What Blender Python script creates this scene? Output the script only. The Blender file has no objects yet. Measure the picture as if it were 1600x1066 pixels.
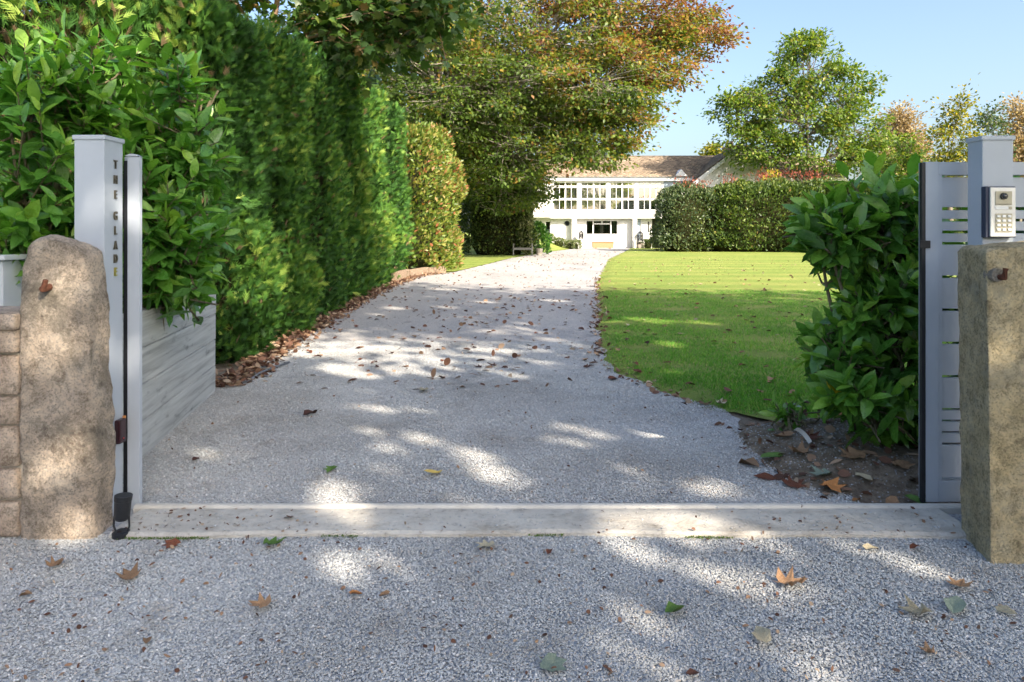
import bpy, bmesh, math, random
import numpy as np
from mathutils import Vector, Matrix, noise
from math import radians, sin, cos, pi

random.seed(7)
rng = np.random.default_rng(7)
scene = bpy.context.scene
C = scene.collection

# ------------------------------------------------------------------ camera
F = 1100.0                       # focal length in pixels of the 1600 px wide photograph
HOR = 362.0                      # horizon row
EYE = 1.4
cam_d = bpy.data.cameras.new("camera")
cam = bpy.data.objects.new("camera", cam_d)
C.objects.link(cam)
cam_d.sensor_width = 36.0
cam_d.lens = 36.0 * F / 1600.0
cam_d.shift_y = -(533.0 - HOR) / 1600.0
cam_d.clip_start = 0.05
cam_d.clip_end = 2000.0
cam.location = (0, 0, EYE)
cam.rotation_euler = (radians(90), 0, 0)
scene.camera = cam

# ------------------------------------------------------------------ sky, sun, exposure
SUN_EL, SUN_AZ = radians(34), radians(40)      # azimuth: to the right of straight behind the camera
to_sun = Vector((sin(SUN_AZ) * cos(SUN_EL), -cos(SUN_AZ) * cos(SUN_EL), sin(SUN_EL)))
world = bpy.data.worlds.new("World")
scene.world = world
world.use_nodes = True
wn = world.node_tree
wn.nodes.clear()
sky = wn.nodes.new("ShaderNodeTexSky")
sky.sky_type = 'NISHITA'
sky.sun_disc = False
sky.sun_elevation = SUN_EL
sky.sun_rotation = math.atan2(to_sun.x, to_sun.y)
sky.air_density = 1.0
sky.dust_density = 4.0
sky.ozone_density = 2.0
bg = wn.nodes.new("ShaderNodeBackground")
bg.inputs[1].default_value = 0.15
wo = wn.nodes.new("ShaderNodeOutputWorld")
wn.links.new(sky.outputs[0], bg.inputs[0])
wn.links.new(bg.outputs[0], wo.inputs[0])
sun_d = bpy.data.lights.new("sun", 'SUN')
sun_d.energy = 4.9
sun_d.angle = radians(0.45)
sun_d.color = (1.0, 0.87, 0.70)
sun = bpy.data.objects.new("sun", sun_d)
C.objects.link(sun)
sun.rotation_euler = to_sun.to_track_quat('Z', 'Y').to_euler()
sun.location = (20, -20, 30)
vs = scene.view_settings
vs.view_transform = 'Standard'
vs.look = 'None'
vs.exposure = 1.2
vs.gamma = 1.0
vs.use_curve_mapping = False
scene.cycles.max_bounces = 7
scene.cycles.diffuse_bounces = 4
scene.cycles.transparent_max_bounces = 12
scene.cycles.caustics_reflective = False
scene.cycles.caustics_refractive = False
scene.cycles.use_denoising = True
scene.cycles.denoising_prefilter = 'FAST'
scene.cycles.sample_clamp_indirect = 4.0

# ------------------------------------------------------------------ helpers: objects
def P(px, py, d):
    return Vector(((px - 800) / F * d, d, EYE - (py - HOR) / F * d))

def gd(py):                       # distance of a ground point seen in row py
    return F * EYE / (py - HOR)

def G(px, py, z=0.0):
    d = F * (EYE - z) / (py - HOR)
    return Vector(((px - 800) / F * d, d, z))

def tag(o, label=None, cat=None, group=None, kind=None):
    if label: o["label"] = label
    if cat: o["category"] = cat
    if group: o["group"] = group
    if kind: o["kind"] = kind
    return o

def link(o, parent=None):
    C.objects.link(o)
    if parent is not None:
        o.parent = parent
    return o

def empty(name, loc=(0, 0, 0), rz=0.0):
    o = bpy.data.objects.new(name, None)
    o.empty_display_size = 0.1
    o.location = loc
    o.rotation_euler = (0, 0, rz)
    return link(o)

def place(o, parent):
    """parent o, whose mesh is written in world coordinates, under an unrotated empty"""
    o.parent = parent
    o.location = -Vector(parent.location)

def fast_mesh(name, V, T, rnd=None, smooth=False):
    V = np.ascontiguousarray(V, dtype=np.float32)
    T = np.ascontiguousarray(T, dtype=np.int32)
    k = T.shape[1]
    me = bpy.data.meshes.new(name)
    me.vertices.add(len(V))
    me.vertices.foreach_set("co", V.ravel())
    me.loops.add(T.size)
    me.loops.foreach_set("vertex_index", T.ravel())
    me.polygons.add(len(T))
    me.polygons.foreach_set("loop_start", np.arange(0, T.size, k, dtype=np.int32))
    if smooth:
        me.polygons.foreach_set("use_smooth", np.ones(len(T), dtype=bool))
    if rnd is not None:
        a = me.attributes.new("rnd", 'FLOAT', 'POINT')
        a.data.foreach_set("value", np.ascontiguousarray(rnd, dtype=np.float32))
    me.update(calc_edges=True)
    return me

def mobj(name, me, mat, parent=None):
    o = bpy.data.objects.new(name, me)
    if mat is not None and len(me.materials) == 0:
        me.materials.append(mat)
    return link(o, parent)

class MB:
    """collects faces for one mesh"""
    def __init__(self):
        self.v, self.f = [], []
    def box(self, a, b):
        (x0, y0, z0), (x1, y1, z1) = a, b
        n = len(self.v)
        self.v += [(x0, y0, z0), (x1, y0, z0), (x1, y1, z0), (x0, y1, z0), (x0, y0, z1), (x1, y0, z1), (x1, y1, z1), (x0, y1, z1)]
        self.f += [tuple(n + i for i in q) for q in ((0, 3, 2, 1), (4, 5, 6, 7), (0, 1, 5, 4), (1, 2, 6, 5), (2, 3, 7, 6), (3, 0, 4, 7))]
        return self
    def poly(self, pts):
        n = len(self.v)
        self.v += [tuple(p) for p in pts]
        self.f.append(tuple(range(n, n + len(pts))))
        return self
    def prism(self, pts, off):
        """closed prism: polygon pts swept by off"""
        n, k = len(self.v), len(pts)
        off = Vector(off)
        self.v += [tuple(p) for p in pts] + [tuple(Vector(p) + off) for p in pts]
        self.f.append(tuple(range(n, n + k)))
        self.f.append(tuple(range(n + 2 * k - 1, n + k - 1, -1)))
        for i in range(k):
            j = (i + 1) % k
            self.f.append((n + i, n + k + i, n + k + j, n + j))
        return self
    def tube(self, pts, radii, sides=6, cap=True):
        pts = [Vector(p) for p in pts]
        n0 = len(self.v)
        for i, p in enumerate(pts):
            t = (pts[min(i + 1, len(pts) - 1)] - pts[max(i - 1, 0)])
            if t.length < 1e-9: t = Vector((0, 0, 1))
            t.normalize()
            ref = Vector((0, 0, 1)) if abs(t.z) < 0.9 else Vector((1, 0, 0))
            a = t.cross(ref).normalized(); b = t.cross(a)
            r = radii[i] if hasattr(radii, '__len__') else radii
            for s in range(sides):
                an = 2 * pi * s / sides
                self.v.append(tuple(p + a * (cos(an) * r) + b * (sin(an) * r)))
        for i in range(len(pts) - 1):
            for s in range(sides):
                q = n0 + i * sides
                s2 = (s + 1) % sides
                self.f.append((q + s, q + s2, q + sides + s2, q + sides + s))
        if cap:
            self.f.append(tuple(n0 + s for s in range(sides)))
            e = n0 + (len(pts) - 1) * sides
            self.f.append(tuple(e + s for s in range(sides - 1, -1, -1)))
        return self
    def build(self, name, mat, parent=None, bevel=0.0, smooth=False, local=False, segs=2):
        me = bpy.data.meshes.new(name)
        me.from_pydata(self.v, [], self.f)
        bm = bmesh.new(); bm.from_mesh(me)
        bmesh.ops.recalc_face_normals(bm, faces=bm.faces)
        if bevel > 0:
            bmesh.ops.bevel(bm, geom=list(bm.edges), offset=bevel, segments=segs, profile=0.6, affect='EDGES', clamp_overlap=True)
        for f in bm.faces: f.smooth = smooth
        bm.to_mesh(me); bm.free()
        o = mobj(name, me, mat)
        if parent is not None:
            if local: o.parent = parent
            else:
                r = parent
                off = Vector((0, 0, 0))
                while r is not None:
                    off += Vector(r.location); r = r.parent
                o.parent = parent
                o.location = -off
        return o

def copy_tree(o, parent=None):
    c = o.copy(); C.objects.link(c); c.parent = parent
    for ch in list(o.children):
        copy_tree(ch, c)
    return c

# ------------------------------------------------------------------ helpers: materials
def new_mat(name):
    m = bpy.data.materials.new(name); m.use_nodes = True
    nt = m.node_tree; nt.nodes.clear()
    out = nt.nodes.new("ShaderNodeOutputMaterial")
    b = nt.nodes.new("ShaderNodeBsdfPrincipled")
    nt.links.new(b.outputs[0], out.inputs[0])
    return m, nt, b, out

def col4(c):
    return (c[0], c[1], c[2], 1.0)

def ramp(nt, stops, fac=None, interp='LINEAR'):
    r = nt.nodes.new("ShaderNodeValToRGB")
    r.color_ramp.interpolation = interp
    el = r.color_ramp.elements
    while len(el) < len(stops): el.new(0.5)
    for e, (p, c) in zip(el, stops):
        e.position = p; e.color = col4(c)
    if fac is not None: nt.links.new(fac, r.inputs[0])
    return r

def tex_noise(nt, scale, detail=4, rough=0.6, vec=None, dist=0.0):
    n = nt.nodes.new("ShaderNodeTexNoise")
    n.inputs["Scale"].default_value = scale
    n.inputs["Detail"].default_value = detail
    n.inputs["Roughness"].default_value = rough
    n.inputs["Distortion"].default_value = dist
    if vec is not None: nt.links.new(vec, n.inputs["Vector"])
    return n

def coords(nt, kind="Object", scale=None):
    t = nt.nodes.new("ShaderNodeTexCoord")
    if scale is None: return t.outputs[kind]
    mp = nt.nodes.new("ShaderNodeMapping")
    mp.inputs["Scale"].default_value = scale
    nt.links.new(t.outputs[kind], mp.inputs[0])
    return mp.outputs[0]

def geo_pos(nt, scale=None):
    g = nt.nodes.new("ShaderNodeNewGeometry")
    if scale is None: return g.outputs["Position"]
    mp = nt.nodes.new("ShaderNodeMapping")
    mp.inputs["Scale"].default_value = scale
    nt.links.new(g.outputs["Position"], mp.inputs[0])
    return mp.outputs[0]

def mixc(nt, a, b, fac, mode='MIX'):
    m = nt.nodes.new("ShaderNodeMix"); m.data_type = 'RGBA'; m.blend_type = mode
    for s, i in ((a, 6), (b, 7)):
        if isinstance(s, tuple): m.inputs[i].default_value = col4(s)
        else: nt.links.new(s, m.inputs[i])
    if isinstance(fac, float): m.inputs[0].default_value = fac
    else: nt.links.new(fac, m.inputs[0])
    return m.outputs[2]

def bump(nt, b, height, strength=0.3, dist=0.02):
    n = nt.nodes.new("ShaderNodeBump")
    n.inputs["Strength"].default_value = strength
    n.inputs["Distance"].default_value = dist
    nt.links.new(height, n.inputs["Height"])
    nt.links.new(n.outputs[0], b.inputs["Normal"])

def plain(name, c, rough=0.6, spec=0.4, var=0.12, scale=6.0, metal=0.0, bmp=0.0):
    """paint-like colour with slight unevenness"""
    m, nt, b, _ = new_mat(name)
    n = tex_noise(nt, scale, 5, 0.6, coords(nt))
    r = ramp(nt, [(0.3, tuple(x * (1 - var) for x in c)), (0.7, tuple(min(1, x * (1 + var * .6)) for x in c))], n.outputs[0])
    nt.links.new(r.outputs[0], b.inputs["Base Color"])
    b.inputs["Roughness"].default_value = rough
    b.inputs["Specular IOR Level"].default_value = spec
    b.inputs["Metallic"].default_value = metal
    if bmp > 0:
        n2 = tex_noise(nt, scale * 12, 4, 0.6, coords(nt))
        bump(nt, b, n2.outputs[0], bmp, 0.01)
    return m

def leaf_mat(name, stops, rough=0.45, trans=0.3, spec=0.4, tcol=(1.5, 1.6, 0.6), noise_scale=0.0):
    m, nt, b, out = new_mat(name)
    at = nt.nodes.new("ShaderNodeAttribute"); at.attribute_name = "rnd"
    r = ramp(nt, stops, at.outputs["Fac"])
    base = r.outputs[0]
    if noise_scale > 0:
        nn_ = tex_noise(nt, noise_scale, 5, 0.7, geo_pos(nt))
        kk = ramp(nt, [(0.3, (0.62, 0.66, 0.7)), (0.5, (1, 1, 1)), (0.68, (1.25, 1.18, 1.0))], nn_.outputs[0])
        base = mixc(nt, base, kk.outputs[0], 1.0, 'MULTIPLY')
        n3_ = tex_noise(nt, noise_scale * 1.7, 6, 0.7, geo_pos(nt))
        bump(nt, b, n3_.outputs[0], 0.25, 0.01)
        mr = nt.nodes.new("ShaderNodeMapRange"); mr.inputs[1].default_value = 0.35; mr.inputs[2].default_value = 0.65
        mr.inputs[3].default_value = rough * 0.75; mr.inputs[4].default_value = rough * 1.9
        nt.links.new(nn_.outputs[0], mr.inputs[0]); nt.links.new(mr.outputs[0], b.inputs["Roughness"])
    nt.links.new(base, b.inputs["Base Color"])
    if noise_scale <= 0: b.inputs["Roughness"].default_value = rough
    b.inputs["Specular IOR Level"].default_value = spec
    if trans > 0:
        t = nt.nodes.new("ShaderNodeBsdfTranslucent")
        tc = mixc(nt, r.outputs[0], tcol, 1.0, 'MULTIPLY')
        nt.links.new(tc, t.inputs[0])
        mx = nt.nodes.new("ShaderNodeMixShader"); mx.inputs[0].default_value = trans
        nt.links.new(b.outputs[0], mx.inputs[1]); nt.links.new(t.outputs[0], mx.inputs[2])
        nt.links.new(mx.outputs[0], out.inputs[0])
    return m

M = {}
M['metal_grey'] = plain('grey_powder_coat', (0.41, 0.455, 0.52), 0.42, 0.45, 0.05, 3.0)
M['black'] = plain('black_plastic', (0.018, 0.02, 0.024), 0.4, 0.4, 0.2, 20)
M['navy'] = plain('dark_blue_plastic', (0.03, 0.04, 0.075), 0.45, 0.4, 0.1, 20)
M['maroon'] = plain('dark_maroon_plastic', (0.035, 0.012, 0.016), 0.15, 0.5, 0.1, 20)
M['silver'] = plain('brushed_silver', (0.62, 0.63, 0.63), 0.35, 0.5, 0.06, 40, metal=0.3)
M['champagne'] = plain('champagne_plate', (0.38, 0.36, 0.28), 0.4, 0.5, 0.06, 40, metal=0.2)
M['key'] = plain('white_key', (0.78, 0.8, 0.8), 0.35, 0.5, 0.03, 40)
M['letter'] = plain('bronze_letter', (0.13, 0.115, 0.085), 0.3, 0.5, 0.2, 30, metal=0.7)
M['letter_yellow'] = plain('brass_letter', (0.42, 0.37, 0.08), 0.3, 0.5, 0.1, 30, metal=0.7)  # yellower tone than the other letters
M['rust'] = plain('rusty_iron', (0.11, 0.045, 0.028), 0.8, 0.2, 0.5, 60, bmp=0.5)
M['white_wall'] = plain('white_render', (0.76, 0.76, 0.75), 0.75, 0.2, 0.03, 0.7)
M['white_paint'] = plain('white_gloss_paint', (0.76, 0.77, 0.78), 0.45, 0.4, 0.02, 2)
M['blue_board'] = plain('blue_grey_weatherboard', (0.38, 0.47, 0.56), 0.55, 0.3, 0.04, 3)
M['blind'] = plain('pale_blind', (0.36, 0.37, 0.38), 0.7, 0.2, 0.05, 5)
M['interior'] = plain('olive_interior', (0.12, 0.115, 0.09), 0.8, 0.2, 0.3, 1.5)  # olive reflection in the windows put into this wall colour
M['gutter'] = plain('grey_gutter', (0.22, 0.24, 0.26), 0.5, 0.4, 0.05, 4)
M['wood_bench'] = plain('weathered_bench_timber', (0.22, 0.22, 0.21), 0.8, 0.2, 0.2, 12, bmp=0.2)
M['terracotta'] = plain('terracotta', (0.52, 0.27, 0.15), 0.8, 0.2, 0.15, 8, bmp=0.2)
M['mortar'] = plain('lime_mortar', (0.42, 0.38, 0.32), 0.95, 0.1, 0.2, 25, bmp=0.6)
M['rail'] = plain('galvanised_rail', (0.55, 0.53, 0.48), 0.55, 0.4, 0.15, 9)
M['cabinet'] = plain('pale_grey_cabinet', (0.5, 0.54, 0.58), 0.5, 0.4, 0.05, 6)
M['hose'] = plain('grey_hose', (0.16, 0.17, 0.19), 0.5, 0.4, 0.1, 10)
M['pink_chimney'] = plain('pinkish_render', (0.52, 0.36, 0.29), 0.9, 0.1, 0.15, 3, bmp=0.3)
M['tagwhite'] = plain('white_plant_tag', (0.75, 0.77, 0.76), 0.5, 0.3, 0.05, 10)

def glass_mat():
    m, nt, b, out = new_mat('window_glass')
    nt.nodes.remove(b)
    tr = nt.nodes.new("ShaderNodeBsdfTransparent"); tr.inputs[0].default_value = (0.9, 0.93, 0.92, 1)
    gl = nt.nodes.new("ShaderNodeBsdfGlossy"); gl.inputs["Roughness"].default_value = 0.02
    lw = nt.nodes.new("ShaderNodeLayerWeight"); lw.inputs["Blend"].default_value = 0.35
    fr = nt.nodes.new("ShaderNodeMapRange"); fr.inputs[3].default_value = 0.45; fr.inputs[4].default_value = 0.7
    nt.links.new(lw.outputs["Facing"], fr.inputs[0])
    mx = nt.nodes.new("ShaderNodeMixShader")
    nt.links.new(fr.outputs[0], mx.inputs[0]); nt.links.new(tr.outputs[0], mx.inputs[1]); nt.links.new(gl.outputs[0], mx.inputs[2])
    nt.links.new(mx.outputs[0], out.inputs[0])
    return m
M['glass'] = glass_mat()

def stone_mat(name, cols, scale=5.0, bmp=0.8, lichen=None):
    m, nt, b, _ = new_mat(name)
    co = geo_pos(nt)
    n = tex_noise(nt, scale, 8, 0.68, co)
    r = ramp(nt, [(0.28, cols[0]), (0.5, cols[1]), (0.72, cols[2])], n.outputs[0])
    v = nt.nodes.new("ShaderNodeTexVoronoi"); v.inputs["Scale"].default_value = 140
    nt.links.new(co, v.inputs["Vector"])
    g = ramp(nt, [(0.0, (0.45, 0.43, 0.42)), (0.5, (1, 1, 1)), (1.0, (1.25, 1.2, 1.15))], v.outputs["Color"])
    c = mixc(nt, r.outputs[0], g.outputs[0], 0.75, 'MULTIPLY')
    if lichen:
        n3 = tex_noise(nt, 2.3, 7, 0.75, co, 0.4)
        k = ramp(nt, [(0.52, (0, 0, 0)), (0.64, (1, 1, 1))], n3.outputs[0])
        c = mixc(nt, c, lichen, k.outputs[0])
    nt.links.new(c, b.inputs["Base Color"])
    b.inputs["Roughness"].default_value = 0.92
    b.inputs["Specular IOR Level"].default_value = 0.2
    n4 = tex_noise(nt, 13, 9, 0.8, co, 0.2)
    k4 = ramp(nt, [(0.36, (0.35, 0.33, 0.31)), (0.5, (1, 1, 1)), (0.7, (1.2, 1.17, 1.12))], n4.outputs[0])
    c = mixc(nt, c, k4.outputs[0], 0.8, 'MULTIPLY')
    nt.links.new(c, b.inputs["Base Color"])
    n2 = tex_noise(nt, 60, 9, 0.8, co)
    bump(nt, b, n2.outputs[0], bmp, 0.03)
    return m
M['granite'] = stone_mat('pinkish_granite', [(0.38, 0.32, 0.26), (0.58, 0.49, 0.40), (0.72, 0.64, 0.54)], 5, 1.0, (0.25, 0.22, 0.18))
M['sandstone'] = stone_mat('ochre_stone', [(0.42, 0.355, 0.21), (0.61, 0.52, 0.33), (0.70, 0.63, 0.45)], 7, 1.0, (0.45, 0.41, 0.30))
M['wallstone'] = stone_mat('wall_granite', [(0.40, 0.31, 0.24), (0.58, 0.48, 0.39), (0.68, 0.60, 0.52)], 4, 0.8)
M['step_stone'] = stone_mat('grey_step_stone', [(0.2, 0.18, 0.16), (0.34, 0.31, 0.27), (0.45, 0.42, 0.38)], 4, 0.8)

def timber_mat():
    m, nt, b, _ = new_mat('weathered_sleeper_timber')
    oi = nt.nodes.new("ShaderNodeObjectInfo")
    t = nt.nodes.new("ShaderNodeTexCoord")
    add = nt.nodes.new("ShaderNodeVectorMath"); add.operation = 'ADD'
    mul = nt.nodes.new("ShaderNodeVectorMath"); mul.operation = 'SCALE'
    cb = nt.nodes.new("ShaderNodeCombineXYZ")
    for i in range(3): nt.links.new(oi.outputs["Random"], cb.inputs[i])
    nt.links.new(cb.outputs[0], mul.inputs[0]); mul.inputs["Scale"].default_value = 37
    nt.links.new(t.outputs["Object"], add.inputs[0]); nt.links.new(mul.outputs[0], add.inputs[1])
    mp = nt.nodes.new("ShaderNodeMapping"); mp.inputs["Scale"].default_value = (1.2, 26, 26)
    nt.links.new(add.outputs[0], mp.inputs[0])
    n = tex_noise(nt, 1.0, 6, 0.65, mp.outputs[0], 0.6)
    r = ramp(nt, [(0.25, (0.24, 0.245, 0.24)), (0.5, (0.42, 0.43, 0.42)), (0.75, (0.55, 0.56, 0.55))], n.outputs[0])
    mp2 = nt.nodes.new("ShaderNodeMapping"); mp2.inputs["Scale"].default_value = (2.2, 7, 7)
    nt.links.new(add.outputs[0], mp2.inputs[0])
    n2 = tex_noise(nt, 1.6, 5, 0.7, mp2.outputs[0], 0.3)
    k = ramp(nt, [(0.58, (1, 1, 1)), (0.72, (0.35, 0.36, 0.37))], n2.outputs[0])
    c = mixc(nt, r.outputs[0], k.outputs[0], 0.8, 'MULTIPLY')
    nt.links.new(c, b.inputs["Base Color"])
    b.inputs["Roughness"].default_value = 0.85
    b.inputs["Specular IOR Level"].default_value = 0.2
    bump(nt, b, n.outputs[0], 0.35, 0.01)
    return m
M['timber'] = timber_mat()

def concrete_mat():
    m, nt, b, _ = new_mat('threshold_concrete')
    co = geo_pos(nt)
    n = tex_noise(nt, 3.0, 8, 0.7, co)
    r = ramp(nt, [(0.3, (0.42, 0.395, 0.35)), (0.5, (0.54, 0.515, 0.465)), (0.7, (0.62, 0.595, 0.54))], n.outputs[0])
    n2 = tex_noise(nt, 28, 6, 0.8, co)
    k = ramp(nt, [(0.33, (0.5, 0.48, 0.45)), (0.45, (1, 1, 1))], n2.outputs[0])
    c = mixc(nt, r.outputs[0], k.outputs[0], 0.7, 'MULTIPLY')
    n5 = tex_noise(nt, 1.0, 7, 0.75, geo_pos(nt, (4.5, 6, 4)), 0.2)
    k5 = ramp(nt, [(0.30, (0.72, 0.68, 0.62)), (0.5, (1, 1, 1)), (0.7, (1.08, 1.07, 1.04))], n5.outputs[0])
    c = mixc(nt, c, k5.outputs[0], 1.0, 'MULTIPLY')
    nt.links.new(c, b.inputs["Base Color"])
    b.inputs["Roughness"].default_value = 0.9
    b.inputs["Specular IOR Level"].default_value = 0.2
    bump(nt, b, n2.outputs[0], 0.7, 0.015)
    return m
M['concrete'] = concrete_mat()

def gravel_mat(name, tint=(1, 1, 1), bmp=0.9):
    m, nt, b, _ = new_mat(name)
    co = geo_pos(nt)
    v = nt.nodes.new("ShaderNodeTexVoronoi"); v.inputs["Scale"].default_value = 85
    nt.links.new(co, v.inputs["Vector"])
    bw = nt.nodes.new("ShaderNodeRGBToBW"); nt.links.new(v.outputs["Color"], bw.inputs[0])
    r = ramp(nt, [(0.1, (0.27, 0.285, 0.30)), (0.4, (0.35, 0.365, 0.385)), (0.7, (0.42, 0.435, 0.45)), (0.97, (0.54, 0.545, 0.55))], bw.outputs[0])
    n = tex_noise(nt, 0.55, 8, 0.7, geo_pos(nt, (1, 0.45, 1)))
    k = ramp(nt, [(0.3, (0.74, 0.73, 0.73)), (0.5, (1, 1, 1)), (0.7, (1.12, 1.1, 1.06))], n.outputs[0])
    c = mixc(nt, r.outputs[0], k.outputs[0], 1.0, 'MULTIPLY')
    c = mixc(nt, c, tint, 1.0, 'MULTIPLY')
    nt.links.new(c, b.inputs["Base Color"])
    b.inputs["Roughness"].default_value = 0.9
    b.inputs["Specular IOR Level"].default_value = 0.15
    v2 = nt.nodes.new("ShaderNodeTexVoronoi"); v2.inputs["Scale"].default_value = 85
    nt.links.new(co, v2.inputs["Vector"])
    iv = nt.nodes.new("ShaderNodeMath"); iv.operation = 'SUBTRACT'; iv.inputs[0].default_value = 1
    nt.links.new(v2.outputs["Distance"], iv.inputs[1])
    bump(nt, b, iv.outputs[0], bmp, 0.012)
    return m
M['gravel'] = gravel_mat('grey_gravel', (1.0, 1.0, 1.0))
M['gravel_far'] = gravel_mat('drive_gravel', (1.05, 0.99, 0.94), 0.5)

def pebble_mat():
    m, nt, b, _ = new_mat('stone_chippings')
    oi = nt.nodes.new("ShaderNodeObjectInfo")
    r = ramp(nt, [(0.0, (0.33, 0.345, 0.35)), (0.3, (0.395, 0.415, 0.425)), (0.6, (0.44, 0.46, 0.47)), (0.88, (0.49, 0.505, 0.515)), (0.94, (0.50, 0.44, 0.39)), (0.97, (0.70, 0.70, 0.70))], oi.outputs["Random"])
    n = tex_noise(nt, 0.9, 5, 0.6, geo_pos(nt))
    k = ramp(nt, [(0.3, (0.74, 0.72, 0.70)), (0.5, (1.0, 0.99, 0.98)), (0.68, (1.14, 1.13, 1.1))], n.outputs[0])
    c = mixc(nt, r.outputs[0], k.outputs[0], 1.0, 'MULTIPLY')
    n3 = tex_noise(nt, 3.3, 6, 0.7, geo_pos(nt))
    k3 = ramp(nt, [(0.56, (1, 1, 1)), (0.74, (0.72, 0.66, 0.60))], n3.outputs[0])
    c = mixc(nt, c, k3.outputs[0], 1.0, 'MULTIPLY')
    nt.links.new(c, b.inputs["Base Color"])
    b.inputs["Roughness"].default_value = 0.8
    b.inputs["Specular IOR Level"].default_value = 0.25
    return m
M['pebble'] = pebble_mat()

def soil_mat():
    m, nt, b, _ = new_mat('garden_soil')
    co = geo_pos(nt)
    n = tex_noise(nt, 9, 9, 0.75, co)
    r = ramp(nt, [(0.3, (0.12, 0.092, 0.066)), (0.5, (0.26, 0.205, 0.15)), (0.75, (0.44, 0.375, 0.29))], n.outputs[0])
    nt.links.new(r.outputs[0], b.inputs["Base Color"])
    b.inputs["Roughness"].default_value = 0.95
    n2 = tex_noise(nt, 55, 8, 0.8, co)
    bump(nt, b, n2.outputs[0], 1.0, 0.03)
    return m
M['soil'] = soil_mat()

def lawn_mat():
    m, nt, b, _ = new_mat('mown_lawn')
    co = geo_pos(nt)
    n = tex_noise(nt, 60, 6, 0.8, co)
    r = ramp(nt, [(0.3, (0.15, 0.25, 0.028)), (0.5, (0.225, 0.285, 0.07)), (0.72, (0.335, 0.36, 0.115))], n.outputs[0])
    n2 = tex_noise(nt, 0.35, 5, 0.6, co)
    k = ramp(nt, [(0.3, (0.80, 0.9, 0.8)), (0.55, (1.05, 1.0, 1.0)), (0.75, (1.28, 1.08, 1.35))], n2.outputs[0])
    c = mixc(nt, r.outputs[0], k.outputs[0], 1.0, 'MULTIPLY')
    w = nt.nodes.new("ShaderNodeTexWave"); w.wave_type = 'BANDS'; w.bands_direction = 'Y'
    w.inputs["Scale"].default_value = 0.16; w.inputs["Distortion"].default_value = 0.6; w.inputs["Detail"].default_value = 2
    nt.links.new(geo_pos(nt, (0.25, 1, 1)), w.inputs["Vector"])
    k2 = ramp(nt, [(0.35, (0.88, 0.94, 0.86)), (0.65, (1.10, 1.05, 1.08))], w.outputs[0])
    c = mixc(nt, c, k2.outputs[0], 1.0, 'MULTIPLY')
    nt.links.new(c, b.inputs["Base Color"])
    b.inputs["Roughness"].default_value = 0.85
    b.inputs["Specular IOR Level"].default_value = 0.15
    bump(nt, b, n.outputs[0], 0.8, 0.03)
    return m
M['lawn'] = lawn_mat()

def bark_mat(name, a, b_, sc=(14, 14, 3)):
    m, nt, b, _ = new_mat(name)
    n = tex_noise(nt, 1.0, 6, 0.7, geo_pos(nt, sc), 0.4)
    r = ramp(nt, [(0.3, a), (0.7, b_)], n.outputs[0])
    nt.links.new(r.outputs[0], b.inputs["Base Color"])
    b.inputs["Roughness"].default_value = 0.9
    bump(nt, b, n.outputs[0], 0.6, 0.03)
    return m
M['bark'] = bark_mat('grey_brown_bark', (0.09, 0.075, 0.06), (0.22, 0.19, 0.15))
M['bark_pale'] = bark_mat('pale_beech_bark', (0.20, 0.18, 0.15), (0.38, 0.35, 0.30))
M['bark_sunlit'] = bark_mat('sunlit_bark', (0.16, 0.10, 0.06), (0.34, 0.22, 0.13))  # orange sun glow on the trunk put into the bark colour
M['edging'] = bark_mat('brown_edging_timber', (0.16, 0.11, 0.075), (0.36, 0.27, 0.19), (8, 8, 30))
M['stem'] = bark_mat('laurel_stem', (0.10, 0.085, 0.05), (0.22, 0.19, 0.11), (30, 30, 12))
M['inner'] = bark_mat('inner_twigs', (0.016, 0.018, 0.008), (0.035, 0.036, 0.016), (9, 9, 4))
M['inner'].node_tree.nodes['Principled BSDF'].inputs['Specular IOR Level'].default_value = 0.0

M['laurel'] = leaf_mat('laurel_leaf', [(0.0, (0.05, 0.15, 0.028)), (0.45, (0.095, 0.25, 0.04)), (0.8, (0.18, 0.36, 0.05)), (0.965, (0.27, 0.44, 0.065)), (1.0, (0.66, 0.48, 0.03))], 0.22, 0.32, 0.7, noise_scale=16.0)
M['conifer'] = leaf_mat('conifer_spray', [(0.0, (0.018, 0.055, 0.012)), (0.35, (0.05, 0.14, 0.025)), (0.65, (0.12, 0.25, 0.038)), (0.82, (0.27, 0.37, 0.07)), (0.88, (0.13, 0.09, 0.05)), (1.0, (0.25, 0.17, 0.10))], 0.6, 0.2, 0.2)
M['photinia'] = leaf_mat('mixed_hedge_leaf', [(0.0, (0.04, 0.085, 0.018)), (0.4, (0.11, 0.18, 0.03)), (0.7, (0.22, 0.25, 0.045)), (0.86, (0.34, 0.27, 0.10)), (1.0, (0.32, 0.12, 0.06))], 0.42, 0.3, 0.4)
M['hedge_green'] = leaf_mat('garden_hedge_leaf', [(0.0, (0.045, 0.085, 0.03)), (0.45, (0.095, 0.155, 0.04)), (0.8, (0.19, 0.24, 0.055)), (0.93, (0.30, 0.30, 0.08)), (1.0, (0.36, 0.22, 0.1))], 0.4, 0.22, 0.45)
M['hedge_shade'] = leaf_mat('shaded_hedge_leaf', [(0.0, (0.04, 0.075, 0.04)), (0.6, (0.10, 0.15, 0.075)), (1.0, (0.22, 0.26, 0.13))], 0.4, 0.2, 0.45)  # bluish shade of the hedge end put into the leaf colour
M['red_tip'] = leaf_mat('red_shoot_leaf', [(0.0, (0.20, 0.06, 0.04)), (1.0, (0.46, 0.15, 0.10))], 0.45, 0.35, 0.4, (1.5, 1.0, 0.8))
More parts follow.
